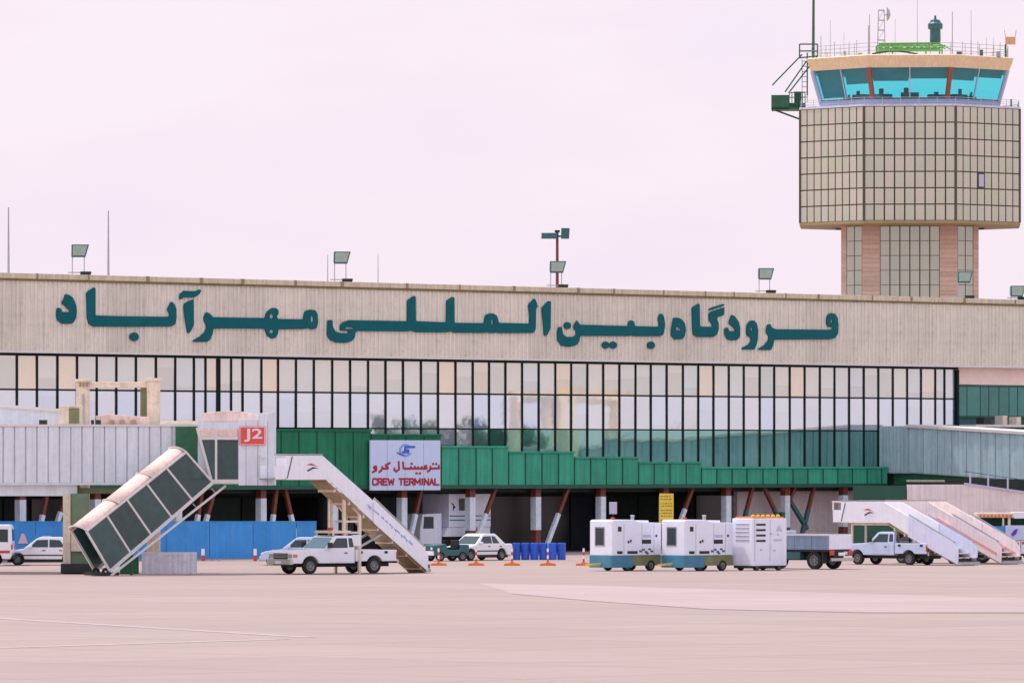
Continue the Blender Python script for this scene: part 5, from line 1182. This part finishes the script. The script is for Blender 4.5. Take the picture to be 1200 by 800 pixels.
MB().prism([(lx(1183), lz(625)), (lx(1187), lz(620)), (lx(1191), lz(619)), (lx(1189), lz(625)), (lx(1185), lz(628))], -1.13, -1.095).build('purple_emblem', M_purple, SV)
box('inner_wall', M_gsteel, SV, lx(1144), lx(1224), .6, .7, lz(617), lz(605))
MB().prism([(lx(1174), .5), (lx(1225), .5), (lx(1225), lz(632.5)), (lx(1180), lz(632.5)), (lx(1174), 1.0)], -1.05, 1.05).build('cab', M_white, SV, .04)
MB().prism([(lx(1183), lz(647)), (lx(1192), lz(647)), (lx(1192), lz(635.5)), (lx(1185), lz(635.5))], -1.075, -1.045).build('side_window', mat('green_glass', (.05, .20, .15), .08), SV)
box('door_seam', M_dark, SV, lx(1194.2), lx(1194.8), -1.062, -1.045, .6, lz(633.5)); box('red_mark', M_red, SV, lx(1196), lx(1199), -1.07, -1.045, lz(637), lz(634))
box('chassis', M_dark, SV, lx(1140), lx(1224), -.6, .6, .4, 1.15)
for x in (1150, 1210):
    for s_ in (1, -1): wheel(SV, lx(x), s_ * .85, .45, .28, 18)
box('deck', M_dark, SV, lx(1141), lx(1178), -1.05, 1.05, 1.15, lz(634.2))

# ------------------------------------------------------------------ small street furniture
GDEL = 'red and white posts on orange bases'
WHERE = {514: 'red and white post on orange base next to the foot of the tall boarding stairs', 558: 'red and white post on orange base in front of the white saloon',
         600: 'red and white post on orange base at the left end of the blue drums', 642: 'red and white post on orange base at the right end of the blue drums', 684: 'red and white post on orange base touching the first ground power unit'}
for px, lab in WHERE.items():
    Y = 81.0 * KF; o = thing('delineator_post', lab, 'post', (jx(px, Y), Y, 0), R(random.uniform(-6, 6)), GDEL); o.scale = (.86, .86, .86)
    MB().prism([(-.50, 0), (.50, 0), (.46, .13), (.15, .16), (.10, .22), (-.10, .22), (-.15, .16), (-.46, .13)], -.20, .20).build('base', M_orange, o, .02)
    for k, m in enumerate((M_red, M_white, M_red, M_white)): MB().tube((0, 0, .20 + k * .21), (0, 0, .412 + k * .21), .062 - .0015 * (k % 2), n=12).build('post_band', m, o)
    MB().tube((0, 0, 1.04), (0, 0, 1.08), .05, .03, 12).build('cap', M_red, o)
for k in range(6):
    Y = 85.6 * KF + (k % 2) * .08
    prof = [(0, 0), (.22, 0), (.235, .03), (.235, .28), (.245, .31), (.235, .34), (.235, .60), (.245, .63), (.235, .66), (.235, .90), (.22, .94), (.18, .95), (.17, .92), (0, .92)]
    o = MB().lathe(prof, (0, 0, 0), 'z', 20).build('blue_drum', M_drum, loc=(jx(605 + k * 10.6, Y), Y, 0))
    tag(o, ['blue plastic drum at the end of the row nearest the white saloon', 'second blue plastic drum in the row counting from the saloon', 'third blue plastic drum in the row counting from the saloon', 'fourth blue plastic drum in the row counting from the saloon', 'fifth blue plastic drum in the row counting from the saloon', 'blue plastic drum at the end of the row nearest the ground power units'][k], 'drum', 'row of blue plastic drums')
YB = 86.6 * KF
yb = thing('yellow_notice_board', 'tall yellow notice board with brown print standing behind the ground power units', 'notice board', (jx(781, YB), YB, 0))
zb_, zt_ = jz(614, YB), jz(578, YB)
MB().box(-.40, .40, -.03, .03, zb_, zt_).build('board', M_yellow, yb, .01)
for s_ in (-1, 1): MB().bar((s_ * .32, .06, 0), (s_ * .32, .06, zt_), .05).build('leg', M_steel, yb)
mb = MB(); z = zt_ - .16
while z > zb_ + .1:
    x = -.32
    while x < .28:
        w = random.uniform(.05, .16); mb.box(x, min(.33, x + w), -.036, -.028, z - .03, z + .03); x += w + random.uniform(.03, .07)
    z -= random.choice((.14, .16, .24))
mb.build('print', M_brown, yb)
YX = 88 * KF
o = thing('switch_box', 'small pale box on a thin post behind the ground power units', 'box', (jx(718.5, YX), YX, 0))
MB().box(-.22, .22, -.1, .1, jz(602, YX), jz(588, YX)).build('box', M_lav, o, .02); MB().bar((0, .14, 0), (0, .14, jz(590, YX)), .08).build('post', M_dark, o)

# ------------------------------------------------------------------ opposite side of the apron (seen mirrored in the glass front)
for k, (x, y, h_, s_) in enumerate(((104, 385.5, 9.4, 2.0), (110, 387.5, 8.6, 1.7), (108, 390.6, 9.8, 2.2), (112, 394, 9.0, 2.0), (106, 397, 8.2, 1.9), (116, 382, 8.0, 1.8))):
    t = thing('tree', 'leafy tree standing past the far end of the boarding corridor', 'tree', (x, y, 0), random.uniform(0, 6), 'trees on the opposite side of the apron')
    mb = MB().tube((0, 0, 0), (.1, 0, h_ * .5), .32, .2, 8)
    for j in range(5):
        an = j * 1.26; mb.tube((.1, 0, h_ * (.35 + .04 * j)), (s_ * .5 * math.cos(an), s_ * .5 * math.sin(an), h_ * .7), .13, .05, 6)
    mb.build('trunk', M_bark, t); mb = MB()
    cl = [(random.gauss(0, s_ * .4), random.gauss(0, s_ * .4), h_ * .68 + random.gauss(0, h_ * .12)) for _ in range(16)]
    for j in range(1500):
        c = random.choice(cl); q = Vector(c) + Vector((random.gauss(0, 1), random.gauss(0, 1), random.gauss(0, .8))) * s_ * .2
        u_ = Vector((random.gauss(0, 1), random.gauss(0, 1), random.gauss(0, 1))).normalized() * .28; v_ = u_.orthogonal().normalized() * .2
        mb.add([q - u_, q + v_, q + u_, q - v_], [(0, 1, 2, 3)])
    mb.build('crown', M_leaf, t)
